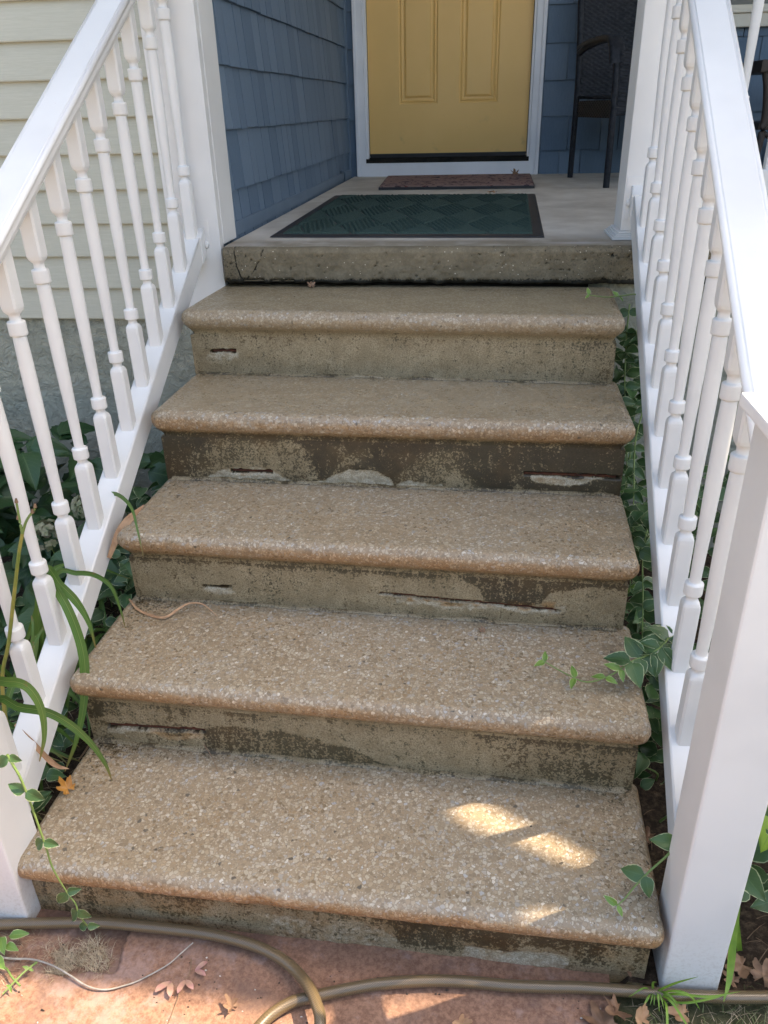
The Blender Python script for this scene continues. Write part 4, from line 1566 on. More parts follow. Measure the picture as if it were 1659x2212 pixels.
random.seed(12)
vine('vinca_vine', 'thin variegated vine hanging in front of the left newel and bottom step',
     [[.053, -1.53, -.551], [.06, -1.533, -.57], [.069, -1.537, -.593], [.075, -1.54, -.636], [.079, -1.543, -.681], [.084, -1.547, -.742], [.087, -1.55, -.792], [.102, -1.553, -.848], [.115, -1.557, -.872], [.118, -1.56, -.898], [.12, -1.545, -.96]],
     [.02, .27, .48, .70, .86, .97], young_tip=0, size=.72, updir=(0, -1, .7))
vine('vinca_vine', 'variegated vine lying over the right end of the fourth step',
     [[1.215, -1.02, -.62], [1.191, -1.044, -.6], [1.167, -1.077, -.60], [1.142, -1.091, -.61], [1.106, -1.105, -.62], [1.07, -1.122, -.64], [1.023, -1.131, -.655], [.981, -1.107, -.655], [.939, -1.084, -.645]],
     [.0, .05, .10, .15, .20, .26, .32, .38, .44, .50, .57, .66, .82, .99], young_tip=4, size=1.22, updir=(0, -.5, 1))
vine('vinca_vine', 'small light green vine sprig touching right end of the bottom step',
     [[1.16, -1.40, -.77], [1.14, -1.422, -.78], [1.106, -1.445, -.80], [1.083, -1.46, -.82], [1.064, -1.479, -.83], [1.05, -1.49, -.835]],
     [.05, .45, .97], young_tip=1, size=1.0, updir=(0, -.6, 1))
vine('vinca_vine', 'pale vine tip reaching over the right end of the top step',
     [[1.25, -.15, -.12], [1.203, -.17, -.099], [1.161, -.18, -.101], [1.119, -.19, -.102], [1.069, -.2, -.094]],
     [.55, .98], young_tip=2, size=.9, updir=(0, -.6, 1))
# long stems hanging down between stair end and rail
random.seed(5)
for k, (pts, lab) in enumerate([
    ([(1.20, -.10, -.14), (1.195, -.14, -.22), (1.192, -.22, -.34), (1.198, -.30, -.44), (1.20, -.36, -.55), (1.195, -.42, -.66)], 'variegated vine hanging beside the right end of the top two steps'),
    ([(1.23, -.35, -.32), (1.20, -.42, -.42), (1.195, -.50, -.52), (1.192, -.58, -.62), (1.19, -.64, -.74)], 'variegated vine hanging beside the right end of the dark stained second step'),
    ([(1.22, -.62, -.52), (1.195, -.70, -.60), (1.188, -.80, -.68), (1.19, -.86, -.80), (1.19, -.92, -.92)], 'variegated vine hanging beside the right end of the middle step')]):
    vine('vinca_vine', lab, pts, np.linspace(.05, 1, 9), young_tip=2, size=.95, updir=(-.3, -1, .4))


def clump(name, label, cat, boxes, meshes, n, smin, smax, seed, bias=(0, -.6, .8), group=None, stems=6, mat='stem'):
    r_ = np.random.RandomState(seed)
    allp = []
    for _ in range(n):
        b = boxes[r_.randint(len(boxes))]
        allp.append([b[0] + (b[1] - b[0]) * r_.rand(), b[2] + (b[3] - b[2]) * r_.rand(), b[4] + (b[5] - b[4]) * r_.rand() ** .6])
    c = np.mean(allp, axis=0)
    t = thing(name, label, cat, (c[0], c[1], GZ), group)
    for p in allp:
        out = np.array([p[0] - c[0], p[1] - c[1] - .1, 0])
        a = r_.rand() * 2 * math.pi
        dv = np.array([math.cos(a), math.sin(a) - .3, -.25 + .5 * r_.rand()]) + out * 1.2
        up = np.array(bias) + r_.randn(3) * .35
        put_leaf(t, meshes[r_.randint(len(meshes))], p, dv, up, smin + (smax - smin) * r_.rand())
    for _ in range(stems):
        p = allp[r_.randint(len(allp))]
        q = [p[0] + .1 * r_.randn(), p[1] + .06 * r_.rand(), GZ + .005]
        m_ = [(p[0] + q[0]) / 2 + .02 * r_.randn(), (p[1] + q[1]) / 2, (p[2] + q[2]) / 2]
        tube('stem', [q, m_, p], .0028, M[mat], t, 10, 6, .0015)
    return t


clump('hydrangea', 'large leaved dark green hydrangea against the foundation at far left', 'shrub',
      [(-.92, -.50, -.55, -.14, -.95, -.52)], HL, 130, .7, 1.15, 41, stems=10)
clump('hydrangea', 'dark green hydrangea behind the middle balusters of the left railing', 'shrub',
      [(-.50, -.20, -.50, -.12, -.98, -.58), (-.56, -.24, -.85, -.4, -1.0, -.68)], HL, 120, .55, .95, 42, stems=10)
clump('vinca_patch', 'variegated vinca between the left railing and the stair side', 'plant',
      [(-.24, -.04, -.45, -.08, -.98, -.60), (-.22, -.06, -.75, -.4, -1.0, -.72)], VL, 170, .9, 1.5, 43, stems=10)
clump('vinca_patch', 'variegated vinca low among the daylily leaves at left', 'plant',
      [(-.60, -.12, -1.10, -.50, -1.0, -.80), (-.35, -.10, -1.4, -1.0, -1.0, -.88)], VL, 190, .9, 1.4, 44, stems=8)
clump('vinca_patch', 'variegated vinca between the stair end and the upper right railing', 'plant',
      [(1.165, 1.24, -.40, -.06, -.80, -.34), (1.165, 1.26, -.22, -.05, -.5, -.20)], VL, 130, .9, 1.3, 45, stems=6)
clump('vinca_patch', 'variegated vinca between the stair end and the lower right railing', 'plant',
      [(1.160, 1.25, -.80, -.36, -.95, -.50), (1.155, 1.25, -1.10, -.75, -1.0, -.74)], VL, 170, .9, 1.35, 46, stems=8)
clump('vinca_patch', 'variegated vinca seen through the right balusters', 'plant',
      [(1.26, 1.75, -.75, -.10, -.98, -.55)], VL, 230, 1.0, 1.5, 47, stems=8)
clump('vinca_patch', 'variegated vinca with large leaves behind the right newel', 'plant',
      [(1.24, 1.62, -1.45, -.75, -1.0, -.66)], VL, 240, 1.0, 1.7, 48, stems=8)
hs = thing('hosta', 'bright yellow green sunlit leaves right of the newel', 'plant', (1.38, -1.38, GZ))
for k, (p, dv, s) in enumerate([((1.335, -1.36, -.66), (-.35, -.55, -.25), .75), ((1.37, -1.33, -.64), (.3, -.6, -.2), .8), ((1.36, -1.30, -.67), (0, -.9, .1), .7), ((1.42, -1.28, -.7), (.5, -.3, -.2), .8)]):
    put_leaf(hs, HO[0], p, dv, (0, -.35, 1), s)
    tube('stem', [(1.40, -1.32, GZ), (1.39, -1.32, -.85), p], .003, M['stem'], hs, 10, 6)

# hydrangea flower heads
PET = leaf_mesh('petal', .013, .012, 'petal', .2, .1, .9, 2, 4, seed=2)
random.seed(8)
for k, (c, R_, lab) in enumerate([((-.400, -.60, -.690), .055, 'faded green hydrangea head, the larger one seen left of the fifth baluster'),
                                  ((-.340, -.48, -.650), .040, 'small pale hydrangea flower head beside the vinca leaves'),
                                  ((-.295, -.45, -.735), .036, 'faded hydrangea head lowest and nearest the bottom rail')]):
    t = thing('hydrangea_flower', lab, 'flower', c, 'faded hydrangea heads')
    tube('stem', [(c[0], c[1] + .03, GZ), (c[0] + .01, c[1] + .02, -.85), c], .0025, M['stem'], t, 10, 6)
    V = []; F = []; UVp = []
    for q in range(90):
        z = random.uniform(-.3, 1); a = random.uniform(0, 6.283); rr = math.sqrt(1 - z * z)
        n_ = Vector((rr * math.cos(a), rr * math.sin(a), z))
        cc = Vector(c) + n_ * R_ * random.uniform(.8, 1.0)
        x = n_.orthogonal().normalized(); y = n_.cross(x)
        a0 = random.uniform(0, 1.57)
        for w in range(4):
            aa = a0 + w * 1.5708
            e1 = x * math.cos(aa) + y * math.sin(aa); e2 = n_.cross(e1)
            b = len(V)
            V += [cc, cc + e1 * .006 + e2 * .005 + n_ * .001, cc + e1 * .0115 + n_ * .0015, cc + e1 * .006 - e2 * .005 + n_ * .001]
            F.append((b, b + 1, b + 2, b + 3))
    mesh('petals', V, F, M['petal'], t)['kind'] = 'stuff'

# ------------------------------------------------------------------ DAYLILY
def blade(name, pts, width, mat, parent, n=28, taper_base=.5, fold=.22, face=(0, -1, .3)):
    P = spline(pts, n)
    T = np.gradient(P, axis=0); T /= np.linalg.norm(T, axis=1)[:, None]
    f = np.array(face, float)
    S = np.cross(T, f); S /= np.linalg.norm(S, axis=1)[:, None] + 1e-9
    Nn = np.cross(S, T)
    V = []; UV = []
    for i in range(n):
        t = i / (n - 1)
        w = width / 2 * (taper_base + (1 - taper_base) * min(1, t * 3)) * min(1, (1 - t) * 2.6 + .05) ** .8
        for s in (-1, -.5, 0, .5, 1):
            V.append(P[i] + S[i] * w * s - Nn[i] * fold * w * (1 - abs(s)))
            UV.append(((s + 1) / 2, t))
    return fastmesh(name, np.array(V), gridfaces(n, 5), M[mat], parent, True, uv=np.array(UV))


BL = [[[[-.18, -.7, -.518], [-.135, -.75, -.479], [-.065, -.8, -.441], [-.007, -.85, -.448], [.024, -.9, -.481], [.052, -.95, -.518]], .011], [[[-.139, -1.0, -.552], [-.082, -1.008, -.536], [-.035, -1.016, -.534], [.002, -1.024, -.557], [.017, -1.032, -.608], [.024, -1.04, -.655]], .012], [[[-.109, -1.08, -.489], [-.07, -1.095, -.512], [-.033, -1.11, -.541], [-.007, -1.125, -.582], [.005, -1.14, -.636]], .021], [[[-.107, -1.08, -.524], [-.064, -1.108, -.538], [-.031, -1.137, -.593], [-.013, -1.165, -.654], [-.019, -1.193, -.743], [-.038, -1.222, -.821], [-.064, -1.25, -.886]], .024], [[[-.066, -1.38, -.553], [-.019, -1.388, -.525], [.02, -1.396, -.527], [.04, -1.404, -.566], [.037, -1.412, -.624], [.019, -1.42, -.679]], .02], [[[-.081, -1.36, -.598], [-.035, -1.363, -.606], [.02, -1.367, -.609], [.062, -1.37, -.632], [.096, -1.373, -.671], [.118, -1.377, -.718], [.125, -1.38, -.757]], .019], [[[-.26, -1.0, -.75], [-.186, -1.0, -.611], [-.158, -.975, -.556], [-.13, -.95, -.545]], .018], [[[-.24, -1.1, -.95], [-.207, -1.1, -.785], [-.176, -1.075, -.672], [-.187, -1.05, -.627]], .022], [[[-.28, -.8, -.80], [-.236, -.8, -.689], [-.169, -.775, -.67], [-.1, -.75, -.713]], .010], [[[-.235, -1.2, -.95], [-.215, -1.2, -.805], [-.172, -1.15, -.69], [-.106, -1.1, -.587]], .016]]
dl = thing('daylily', 'daylily with long green strap leaves drooping over the left railing onto the steps', 'plant', (-.25, -1.1, GZ))
for k, (p, w) in enumerate(BL):
    p = [list(q) for q in p]
    if k < 6:  # carry the blade back down to the ground behind the rail
        a, b = np.array(p[0]), np.array(p[1])
        d = a - b
        p = [[a[0] - .10, min(a[1] + .03, -.75), GZ + .01], [a[0] - .07, a[1] + .01, (GZ + a[2]) / 2 + .05]] + p
    blade('leaf', p, w * .95, 'strap', dl, 34)
random.seed(21)
for k in range(46):
    x = random.uniform(-.42, -.10); y = random.uniform(-1.35, -.75)
    a = random.uniform(0, 6.28); L = random.uniform(.16, .36); h = random.uniform(.10, .24)
    dx, dy = math.cos(a) * L, math.sin(a) * L * .7
    if x + dx > -.08: dx = -.08 - x
    blade('leaf', [(x, y, GZ + .01), (x + dx * .25, y + dy * .25, GZ + h * .8), (x + dx * .6, y + dy * .6, GZ + h), (x + dx, y + dy, GZ + h * .55)], random.uniform(.009, .017), 'strap', dl, 14, face=(0, -.6, 1))
for k in range(12):
    x = random.uniform(-.42, -.10); y = random.uniform(-1.3, -.75); a = random.uniform(0, 6.28)
    blade('leaf', [(x, y, GZ + .01), (x + .06 * math.cos(a), y + .06 * math.sin(a), GZ + .05), (x + .16 * math.cos(a), y + .12 * math.sin(a), GZ + .03)], .007, 'dry', dl, 10, face=(0, -.6, 1))['label'] = 'dried brown daylily leaf'
# flower stalk
st = thing('flower_stalk', 'bare yellow green forked flower stalk in front of the left balusters', 'plant', (-.2, -1.25, GZ))
tube('stalk', [[-.19, -1.25, GZ], [-.17, -1.25, -.80], [-.144, -1.25, -.644], [-.106, -1.25, -.549], [-.067, -1.25, -.439], [-.034, -1.25, -.346], [-.015, -1.25, -.299]], .0045, M['oldstem'], st, 40, 8, .0032)
tube('branch', [[-.015, -1.25, -.299], [-.014, -1.25, -.275], [-.011, -1.25, -.239]], .0028, M['stem'], st, 12, 8, .002)
tube('branch', [[-.015, -1.25, -.299], [.0, -1.25, -.272], [.022, -1.25, -.247]], .0028, M['stem'], st, 12, 8, .002)
for p in ((-.011, -1.25, -.237), (.022, -1.25, -.245), (.016, -1.252, -.255), (-.016, -1.25, -.27)):
    tube('bud_scar', [p, (p[0] + .002, p[1] - .001, p[2] + .008)], .0034, M['driedstem'], st, 5, 7, .0015)
# dry blades
o = blade('dried_leaf', [[-.03, -.90, -.672], [-.02, -.912, -.670], [.011, -.942, -.673], [.06, -.964, -.674], [.089, -.966, -.671], [.109, -.945, -.664], [.132, -.930, -.656], [.166, -.930, -.656], [.207, -.952, -.673]], .0065, 'dry', None, 60, face=(0, -.5, 1))
tag(o, 'long curled tan dried blade lying on the fourth step at left', 'dry leaf')
o = blade('dried_leaf', [[-.06, -.90, -.56], [-.037, -.87, -.506], [-.014, -.85, -.478], [.012, -.82, -.457]], .020, 'dry', None, 20, face=(0, -.9, .5))
tag(o, 'wide pinkish dried leaf beside the left edge of the middle step', 'dry leaf')
o = blade('dried_leaf', [[-.13, -1.27, -.74], [-.08, -1.30, -.755], [-.03, -1.32, -.79], [0.0, -1.32, -.80]], .012, 'dry', None, 20, face=(0, -.9, .5))
tag(o, 'pinkish dried leaf laid across the lower left rail', 'dry leaf')


# ------------------------------------------------------------------ DEAD LEAVES
def maple(name, label, pos, size, rz, tilt, mat='dead', curl=.35, seed=0):
    r_ = np.random.RandomState(seed)
    pts = []
    lobes = [(0, 1.0), (50, .85), (-50, .85), (105, .6), (-105, .6)]
    ang = np.radians(np.arange(-150, 151, 6.0))
    rad = []
    for a in ang:
        v = .42
        for la, ll in lobes:
            d = abs(a - math.radians(la))
            v = max(v, ll * max(0, 1 - d / .62) ** .55)
        rad.append(v * (1 + .07 * r_.randn()))
    rings = [0, .35, .7, 1.0]
    V = []
    n = len(ang)
    for q in rings:
        for a, ra in zip(ang, rad):
            x = math.sin(a) * ra * q; y = math.cos(a) * ra * q
            z = curl * ((x * x) * .8 + .5 * (y * y) * (1 if seed % 2 else -1)) + .10 * math.sin(5 * a + seed) * q * q
            V.append((x * size, y * size, z * size))
    V = np.array(V)
    V[:, 2] -= V[:, 2].min()
    cz, sz = math.cos(rz), math.sin(rz); ct, st_ = math.cos(tilt), math.sin(tilt)
    W_ = np.stack([V[:, 0], V[:, 1] * ct - V[:, 2] * st_, V[:, 1] * st_ + V[:, 2] * ct], -1)
    W_[:, 2] -= W_[:, 2].min()
    W_ = np.stack([W_[:, 0] * cz - W_[:, 1] * sz + pos[0], W_[:, 0] * sz + W_[:, 1] * cz + pos[1], W_[:, 2] + pos[2]], -1)
    o = fastmesh(name, W_, gridfaces(len(rings), n), M[mat], None, True)
    o['label'] = label; o['category'] = 'leaf'; o['group'] = 'fallen leaves'
    return o


maple('dead_leaf', 'amber curled dead leaf at left edge of the bottom step', (-.014, -1.322, -.858), .030, 1.2, .5, 'amber', .9, 3)
maple('dead_leaf', 'brown star shaped leaf on the right edge of the red path', (1.036, -1.585, -1.016), .045, .4, .15, 'dead', .4, 2)
maple('dead_leaf', 'curled brown leaf under the hose near the right path edge', (1.062, -1.560, -1.014), .040, 2.2, .4, 'dead', .8, 5)
maple('dead_leaf', 'upright tan leaf leaning at the right path edge', (1.098, -1.575, -1.016), .036, 1.0, 1.0, 'dry', .6, 7)
maple('dead_leaf', 'pinkish tan leaf standing on the red path near bottom edge', (.800, -1.612, -1.016), .026, .3, 1.0, 'dry', .9, 9)
maple('dead_leaf', 'small crumpled brown leaf on the path beside the left hose loop', (.398, -1.618, -1.016), .020, .8, .9, 'dead', .9, 4)
maple('dead_leaf', 'pale brown leaf below the hose in front of the right newel', (1.172, -1.548, -1.020), .030, 1.5, .2, 'dry', .3, 6)
maple('dead_leaf', 'broad tan leaf on the soil right of the newel', (1.292, -1.455, -1.012), .040, 2.0, .35, 'dead', .5, 8)
maple('dead_leaf', 'brown leaf at the right image edge behind the hose', (1.325, -1.470, -1.015), .038, -.6, .3, 'dead', .5, 10)
maple('dead_leaf', 'reddish leaf between the newel and the hose at right', (1.272, -1.482, -1.018), .024, .9, .2, 'dead', .5, 11)
maple('dead_leaf', 'small brown leaf in the dark gap above the top step', (.270, -.004, -.116), .020, .2, .9, 'dead', .8, 12)
maple('dead_leaf', 'tiny reddish leaf scrap at the back of the fourth step', (.815, -.950, -.677), .012, .2, .4, 'dead', .8, 13)
maple('dead_leaf', 'small tan leaf lying on the far edge of the green doormat', (.820, 1.470, .012), .035, 1.3, .1, 'dry', .2, 14)
maple('dead_leaf', 'dark red leaf on the mauve doormat by the door', (.940, 2.40, .020), .035, .3, .5, 'dead', .8, 15)
random.seed(31)
for k, (x, y, z, s) in enumerate([(1.10, -1.40, -1.005, .03), (1.13, -1.30, -1.0, .035), (1.17, -1.2, -1.0, .03), (-.02, -1.22, -1.0, .035), (.0, -1.10, -1.0, .03), (-.06, -1.33, -1.0, .03), (1.09, -1.48, -1.01, .02)]):
    o = maple('dead_leaf', '', (x, y, z), s, random.uniform(0, 6), random.uniform(.1, .6), 'dead', .6, 20 + k)
    o['label'] = ['dark brown leaf in the gap right of the bottom step near the front', 'brown leaf in the shaded right gap beside the bottom step', 'brown leaf deep in the right gap behind the newel',
                  'brown leaf in the soil left of the bottom step under the railing', 'brown leaf in the left gap beside the fourth step riser', 'brown leaf on the soil behind the left newel', 'small leaf scrap at the right foot of the steps'][k]

# samaras and twigs
def samara(pos, a, ln, label):
    t = thing('samara', label, 'seed', pos, 'maple seeds')
    for s in (-1, 1):
        ang = a + s * .55
        p = Vector(pos)
        d = Vector((math.cos(ang), math.sin(ang), .05))
        blade('wing', [p, p + d * ln * .35 + Vector((0, 0, .003)), p + d * ln * .75 + Vector((0, 0, .004)), p + d * ln + Vector((0, 0, .001))], ln * .38, 'samara', t, 12, .35, .1, (0, 0, 1))


samara((.280, -1.590, -1.014), -1.75, .030, 'pink and yellow winged maple seed on the path')
samara((.306, -1.585, -1.013), -1.2, .026, 'mauve maple seed right beside the pink one')
samara((.318, -1.566, -1.013), .2, .024, 'mauve maple seed farthest from the shadow edge')
o = tube('twig', [[-.10, -1.580, -1.012], [-.06, -1.581, -1.012], [-.022, -1.581, -1.012], [.006, -1.579, -1.011], [.034, -1.582, -1.010], [.061, -1.588, -1.010], [.092, -1.598, -1.012], [.126, -1.611, -1.014], [.151, -1.616, -1.015], [.174, -1.615, -1.015], [.198, -1.606, -1.015], [.22, -1.595, -1.015], [.245, -1.576, -1.015], [.266, -1.559, -1.013], [.282, -1.539, -1.01], [.298, -1.518, -1.008]],
         .0021, M['twig'], None, 90, 8, .0011)
tag(o, 'long thin curved grey twig on the red path', 'twig')
o = tube('dry_twig', [[.303, -1.545, -1.014], [.309, -1.571, -1.013], [.303, -1.598, -1.014], [.304, -1.624, -1.014], [.302, -1.661, -1.015], [.30, -1.70, -1.015]], .0009, M['driedstem'], None, 30, 6)
tag(o, 'thin brown dry stem running down beside the maple seeds', 'twig')
o = tube('twig', [(.235, -.888 - .31, -.83), (.248, -1.205, -.845), (.262, -1.22, -.855), (.275, -1.24, -.860)], .0012, M['driedstem'], None, 16, 6, .0007)
tag(o, 'short thin twig leaning from the long slot of the fourth step', 'twig')
random.seed(77)
# small debris on the treads
for k in range(44):
    i = random.randint(0, 4)
    w, ex, ey, fl = info[i]
    u = random.uniform(.05, w - .05); v = random.uniform(.03, .29)
    p = fl + u * ex + v * ey
    z = ZT[i] + .0008
    s = random.uniform(.0010, .0026)
    mat = 'debris' if k % 3 else 'pebble'
    V = [(p[0] + s * math.cos(a) * random.uniform(.6, 1.2), p[1] + s * math.sin(a) * random.uniform(.6, 1.2), z) for a in (0, 1.2, 2.4, 3.6, 4.9)] + [(p[0], p[1], z + s)]
    V = [tuple(q) for q in V]
    if k == 0: DV = []; DF = {'debris': ([], []), 'pebble': ([], [])}
    vv, ff = DF[mat]
    b = len(vv); vv += V
    ff += [(b + q, b + (q + 1) % 5, b + 5) for q in range(5)]
for k in range(90):
    px_ = random.uniform(-.02, 1.04); py_ = random.uniform(-1.68, -1.53)
    s = random.uniform(.0008, .0022)
    mat = 'debris' if k % 3 else 'pebble'
    vv, ff = DF[mat]
    b = len(vv)
    vv += [(px_ + s * math.cos(a) * random.uniform(.5, 1.8), py_ + s * math.sin(a) * random.uniform(.5, 1.2), GZ + .0005) for a in (0, 1.2, 2.4, 3.6, 4.9)] + [(px_, py_, GZ + .001 + s)]
    ff += [(b + q, b + (q + 1) % 5, b + 5) for q in range(5)]
for mat in ('debris', 'pebble'):
    o = mesh('crumbs', DF[mat][0], DF[mat][1], M[mat], None)
    o['kind'] = 'stuff'
    o['label'] = 'dark specks and crumbs scattered on the treads' if mat == 'debris' else 'tiny pale stone crumbs scattered on the treads'

# ------------------------------------------------------------------ GRASS, STRAW
def blades_mesh(name, items, mat, parent=None):
    V = []; F = []
    for (p, d, L, w, h) in items:
        d = Vector(d).normalized(); s = d.cross(Vector((0, 0, 1)))
        if s.length < .01: s = Vector((1, 0, 0))
        s.normalize()
        b = len(V)
        P = Vector(p)
        for t in (0, .4, .75, 1):
            c = P + d * L * (t ** 1.3) + Vector((0, 0, h * math.sin(t * 1.9)))
            ww = w * (1 - t * .85)
            V += [c - s * ww / 2, c + s * ww / 2]
        F += [(b, b + 1, b + 3, b + 2), (b + 2, b + 3, b + 5, b + 4), (b + 4, b + 5, b + 7, b + 6)]
    return mesh(name, V, F, M[mat], parent, True)


random.seed(55)
def items(n, xr, yr, Lr, wr, hr, z=GZ - .012, flt=None):
    out = []
    while len(out) < n:
        x = random.uniform(*xr); y = random.uniform(*yr)
        if flt and not flt(x, y): continue
        a = random.uniform(0, 6.283)
        out.append(((x, y, z), (math.cos(a), math.sin(a), 0), random.uniform(*Lr), random.uniform(*wr), random.uniform(*hr)))
    return out


gflt = lambda x, y: (x > 1.075 + .02 * math.sin(y * 60)) and (y < -1.53 or x > 1.25)
tag(blades_mesh('grass', items(2600, (1.07, 1.9), (-2.0, -1.46), (.008, .030), (.0010, .0020), (.006, .022), flt=gflt), 'grassb'), 'short grass right of the red path below the newel', None, None, 'stuff')
tag(blades_mesh('dead_grass', items(2400, (1.07, 1.8), (-1.9, -1.44), (.012, .035), (.0006, .0013), (.001, .008), flt=gflt), 'straw'), 'dry thatch among the grass right of the path', None, None, 'stuff')
ell = lambda x, y: ((x - .075 - .5 * (y + 1.565)) / .095) ** 2 + ((y + 1.562) / .042) ** 2 < random.uniform(.1, 1.5) * (.55 + .45 * math.sin(x * 70 + y * 45))
tag(blades_mesh('dead_grass', items(1000, (-.03, .18), (-1.62, -1.51), (.008, .030), (.0006, .0013), (.001, .018), z=GZ - .010, flt=ell), 'straw'), 'wad of dry straw in the broken left corner of the path', None, None, 'stuff')
tag(blades_mesh('dead_grass', items(500, (-.20, .0), (-1.70, -1.50), (.010, .03), (.0006, .0012), (.001, .010), z=GZ - .002), 'straw'), 'dry grass bits at the left edge of the path', None, None, 'stuff')
tag(blades_mesh('litter', items(700, (-.60, -.02), (-1.48, -.3), (.015, .05), (.001, .003), (.001, .02), z=GZ + .004), 'straw'), 'dry leaf litter under the left plants', None, None, 'stuff')
tag(blades_mesh('litter', items(500, (1.14, 1.7), (-1.48, -.2), (.015, .05), (.001, .003), (.001, .02), z=GZ + .004), 'driedstem'), 'dark leaf litter under the right plants', None, None, 'stuff')

tf = thing('grass_tuft', 'bright green grass tuft at the corner between bottom step and right newel', 'grass tuft', (1.13, -1.525, GZ))
for p in ([(1.128, -1.520, GZ), (1.135, -1.53, -.985), (1.155, -1.535, -.955), (1.185, -1.54, -.925)], [(1.13, -1.52, GZ), (1.16, -1.535, -.985), (1.21, -1.54, -.975), (1.262, -1.53, -.968)],
          [(1.13, -1.52, GZ), (1.14, -1.55, -.99), (1.137, -1.59, -1.0), (1.135, -1.64, -1.012)], [(1.13, -1.52, GZ), (1.145, -1.545, -.985), (1.165, -1.57, -.995), (1.178, -1.585, -1.01)],
          [(1.13, -1.52, GZ), (1.15, -1.54, -.97), (1.178, -1.545, -.97), (1.195, -1.555, -.99)], [(1.13, -1.52, GZ), (1.12, -1.53, -.97), (1.122, -1.54, -.95)],
          [(1.13, -1.52, GZ), (1.17, -1.54, -1.0), (1.22, -1.535, -.985), (1.245, -1.53, -.975)], [(1.13, -1.52, GZ), (1.115, -1.54, -.99), (1.10, -1.56, -1.0)]):
    blade('blade', p, .0042, 'brightgrass', tf, 16, .6, .2, (0, -.8, .6))
for k in range(14):
    a = random.uniform(-2.6, -.3); L = random.uniform(.03, .07)
    blade('blade', [(1.128, -1.52, GZ), (1.128 + math.cos(a) * L * .4, -1.52 + math.sin(a) * L * .3, GZ + L * .6), (1.128 + math.cos(a) * L, -1.525 + math.sin(a) * L * .6, GZ + L * .45)], .0028, 'brightgrass', tf, 10, .6, .2, (0, -.8, .6))
tf = thing('grass_tuft', 'wide bright green blade crossing the hose right of the newel', 'grass tuft', (1.26, -1.50, GZ))
blade('blade', [(1.262, -1.40, -.80), (1.262, -1.43, -.84), (1.258, -1.47, -.92), (1.252, -1.505, -.975), (1.238, -1.535, -.992)], .013, 'brightgrass', tf, 24, .9, .2, (0, -.8, .5))
blade('blade', [(1.30, -1.42, GZ), (1.275, -1.40, -.9), (1.264, -1.39, -.79)], .010, 'brightgrass', tf, 14, .9, .2, (0, -.8, .5))
lp = thing('ground_ivy', 'light green lobed leaves at the left edge below the hose', 'plant', (-.07, -1.58, GZ))
for k, (x, y, a, s) in enumerate([(-.062, -1.552, -.9, .9), (-.048, -1.548, .2, .8), (-.060, -1.575, -1.6, 1.0), (-.050, -1.590, -.6, .8), (-.075, -1.56, 2.4, .9), (-.045, -1.565, -.3, .7), (-.066, -1.60, -2.0, .8)]):
    put_leaf(lp, VY[0], (x, y, GZ + .022), (math.cos(a), math.sin(a), .1), (0, -.3, 1), s * 1.9)
tube('stem', [(-.08, -1.59, GZ + .01), (-.03, -1.60, GZ + .012), (-.005, -1.617, GZ + .014), (.018, -1.63, GZ + .013)], .0018, M['stem'], lp, 20, 6)
vine('vinca_vine', 'tiny lime green shoot on the path at lower left', [[.025, -1.585, -1.008], [.018, -1.600, -1.004], [.010, -1.615, -1.004], [.0, -1.632, -1.008], [-.008, -1.645, -1.012]], [.25, .75], young_tip=2, size=.45, updir=(0, -.4, 1))

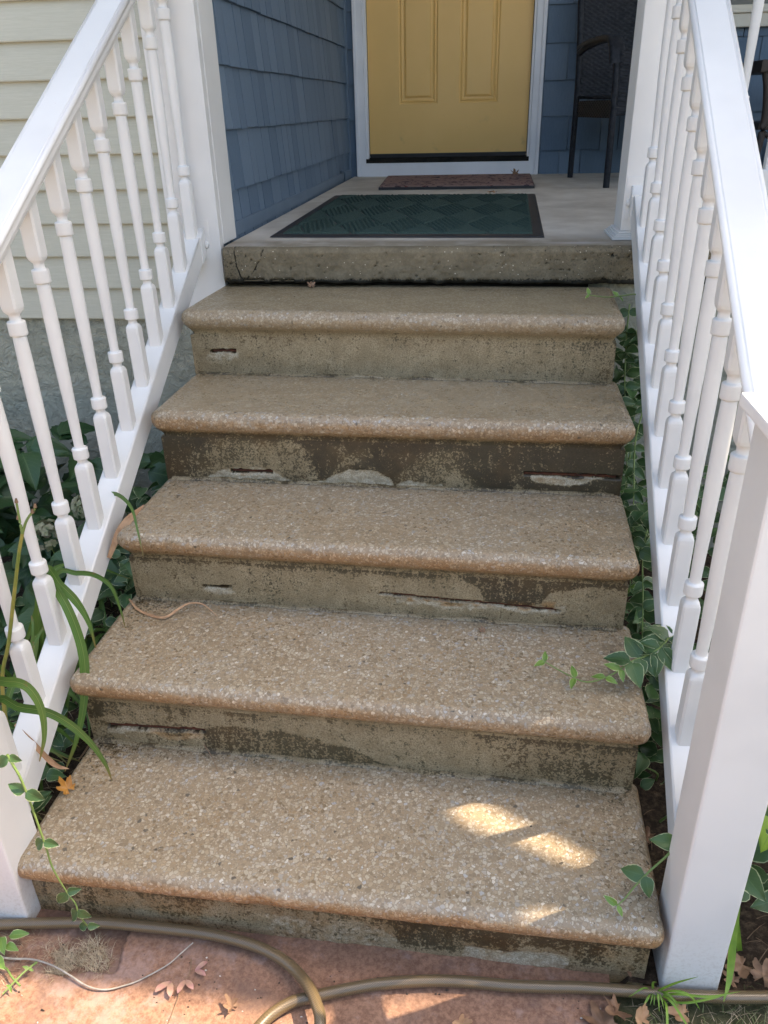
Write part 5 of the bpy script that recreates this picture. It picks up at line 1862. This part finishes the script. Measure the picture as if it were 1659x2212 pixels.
# ------------------------------------------------------------------ ADDED TREE LIMB over the roof end, unseen (shaped to break the sunlight)
tree = thing('sun_shaping_tree', 'unseen added tree right of the house, leaves shaped to break the sunlight', 'tree', (5.2, -2.4, GZ))
tube('trunk', [(5.2, -2.4, GZ), (5.25, -2.35, 1.0), (5.1, -2.2, 2.4), (5.0, -2.0, 3.6)], .16, M['bark'], tree, 20, 14, .10)
tube('limb', [(5.08, -2.15, 2.5), (4.8, -1.6, 3.0), (4.5, -1.0, 3.15), (4.2, -.6, 3.12), (3.6, -.5, 3.12)], .05, M['bark'], tree, 24, 10, .01)
r_ = np.random.RandomState(9)
V = []; F = []
cnt = 0
def keepleaf(x, y):
    # gap carved in the leaves to shape the sun on the bottom tread
    lx = (x - 3.12) / .26
    yc = -.324 - .115 * lx
    if -.12 < lx < .86 and y < -.306 and abs(y - yc) < .024 * (1 - .75 * lx): return False
    if math.hypot((x - 3.25) / .05, (y + .552) / .016) < 1: return False
    if y < -.565:
        return x > 3.36
    return True
while cnt < 15000:
    x = 3.0 + 1.35 * r_.rand(); y = -.95 + .83 * r_.rand(); z = 3.03 + .10 * r_.rand()
    if x < 3.06 and y > -.59: continue
    # position projected along the sun to z = 3
    k = (z - 3.0) / 1.0
    px, py = x - .6 * k, y - .25 * k
    if not keepleaf(px, py): continue
    if y < -.62 and r_.rand() < .25: continue
    a = r_.rand() * 6.283; L = .05; w = .016
    d = Vector((math.cos(a), math.sin(a), .3 * r_.randn())).normalized(); s = d.cross(Vector((0, 0, 1))).normalized()
    P = Vector((x, y, z))
    if not all(keepleaf(px + q.x, py + q.y) for q in (d * L * .5, -d * L * .5, s * w, -s * w, d * L * .25, -d * L * .25)): continue
    b = len(V)
    V += [P - d * L * .5, P + s * w, P + d * L * .5, P - s * w]
    F.append((b, b + 1, b + 2, b + 3)); cnt += 1
o = mesh('crown', V, F, M['treeleaf'], tree)
o['kind'] = 'stuff'
V = []; F = []
for q in range(9000):
    c = Vector((5.2, -2.4, 4.6)); 
    n_ = Vector((r_.randn(), r_.randn(), r_.randn() * .7)); n_ = n_ / n_.length * (1.0 + .5 * r_.rand())
    P = c + n_
    a = r_.rand() * 6.283; d = Vector((math.cos(a), math.sin(a), .4 * r_.randn())).normalized(); s = d.cross(Vector((0, 0, 1))).normalized()
    b = len(V)
    V += [P - d * .05, P + s * .03, P + d * .05, P - s * .03]; F.append((b, b + 1, b + 2, b + 3))
mesh('crown', V, F, M['treeleaf'], tree)['kind'] = 'stuff'
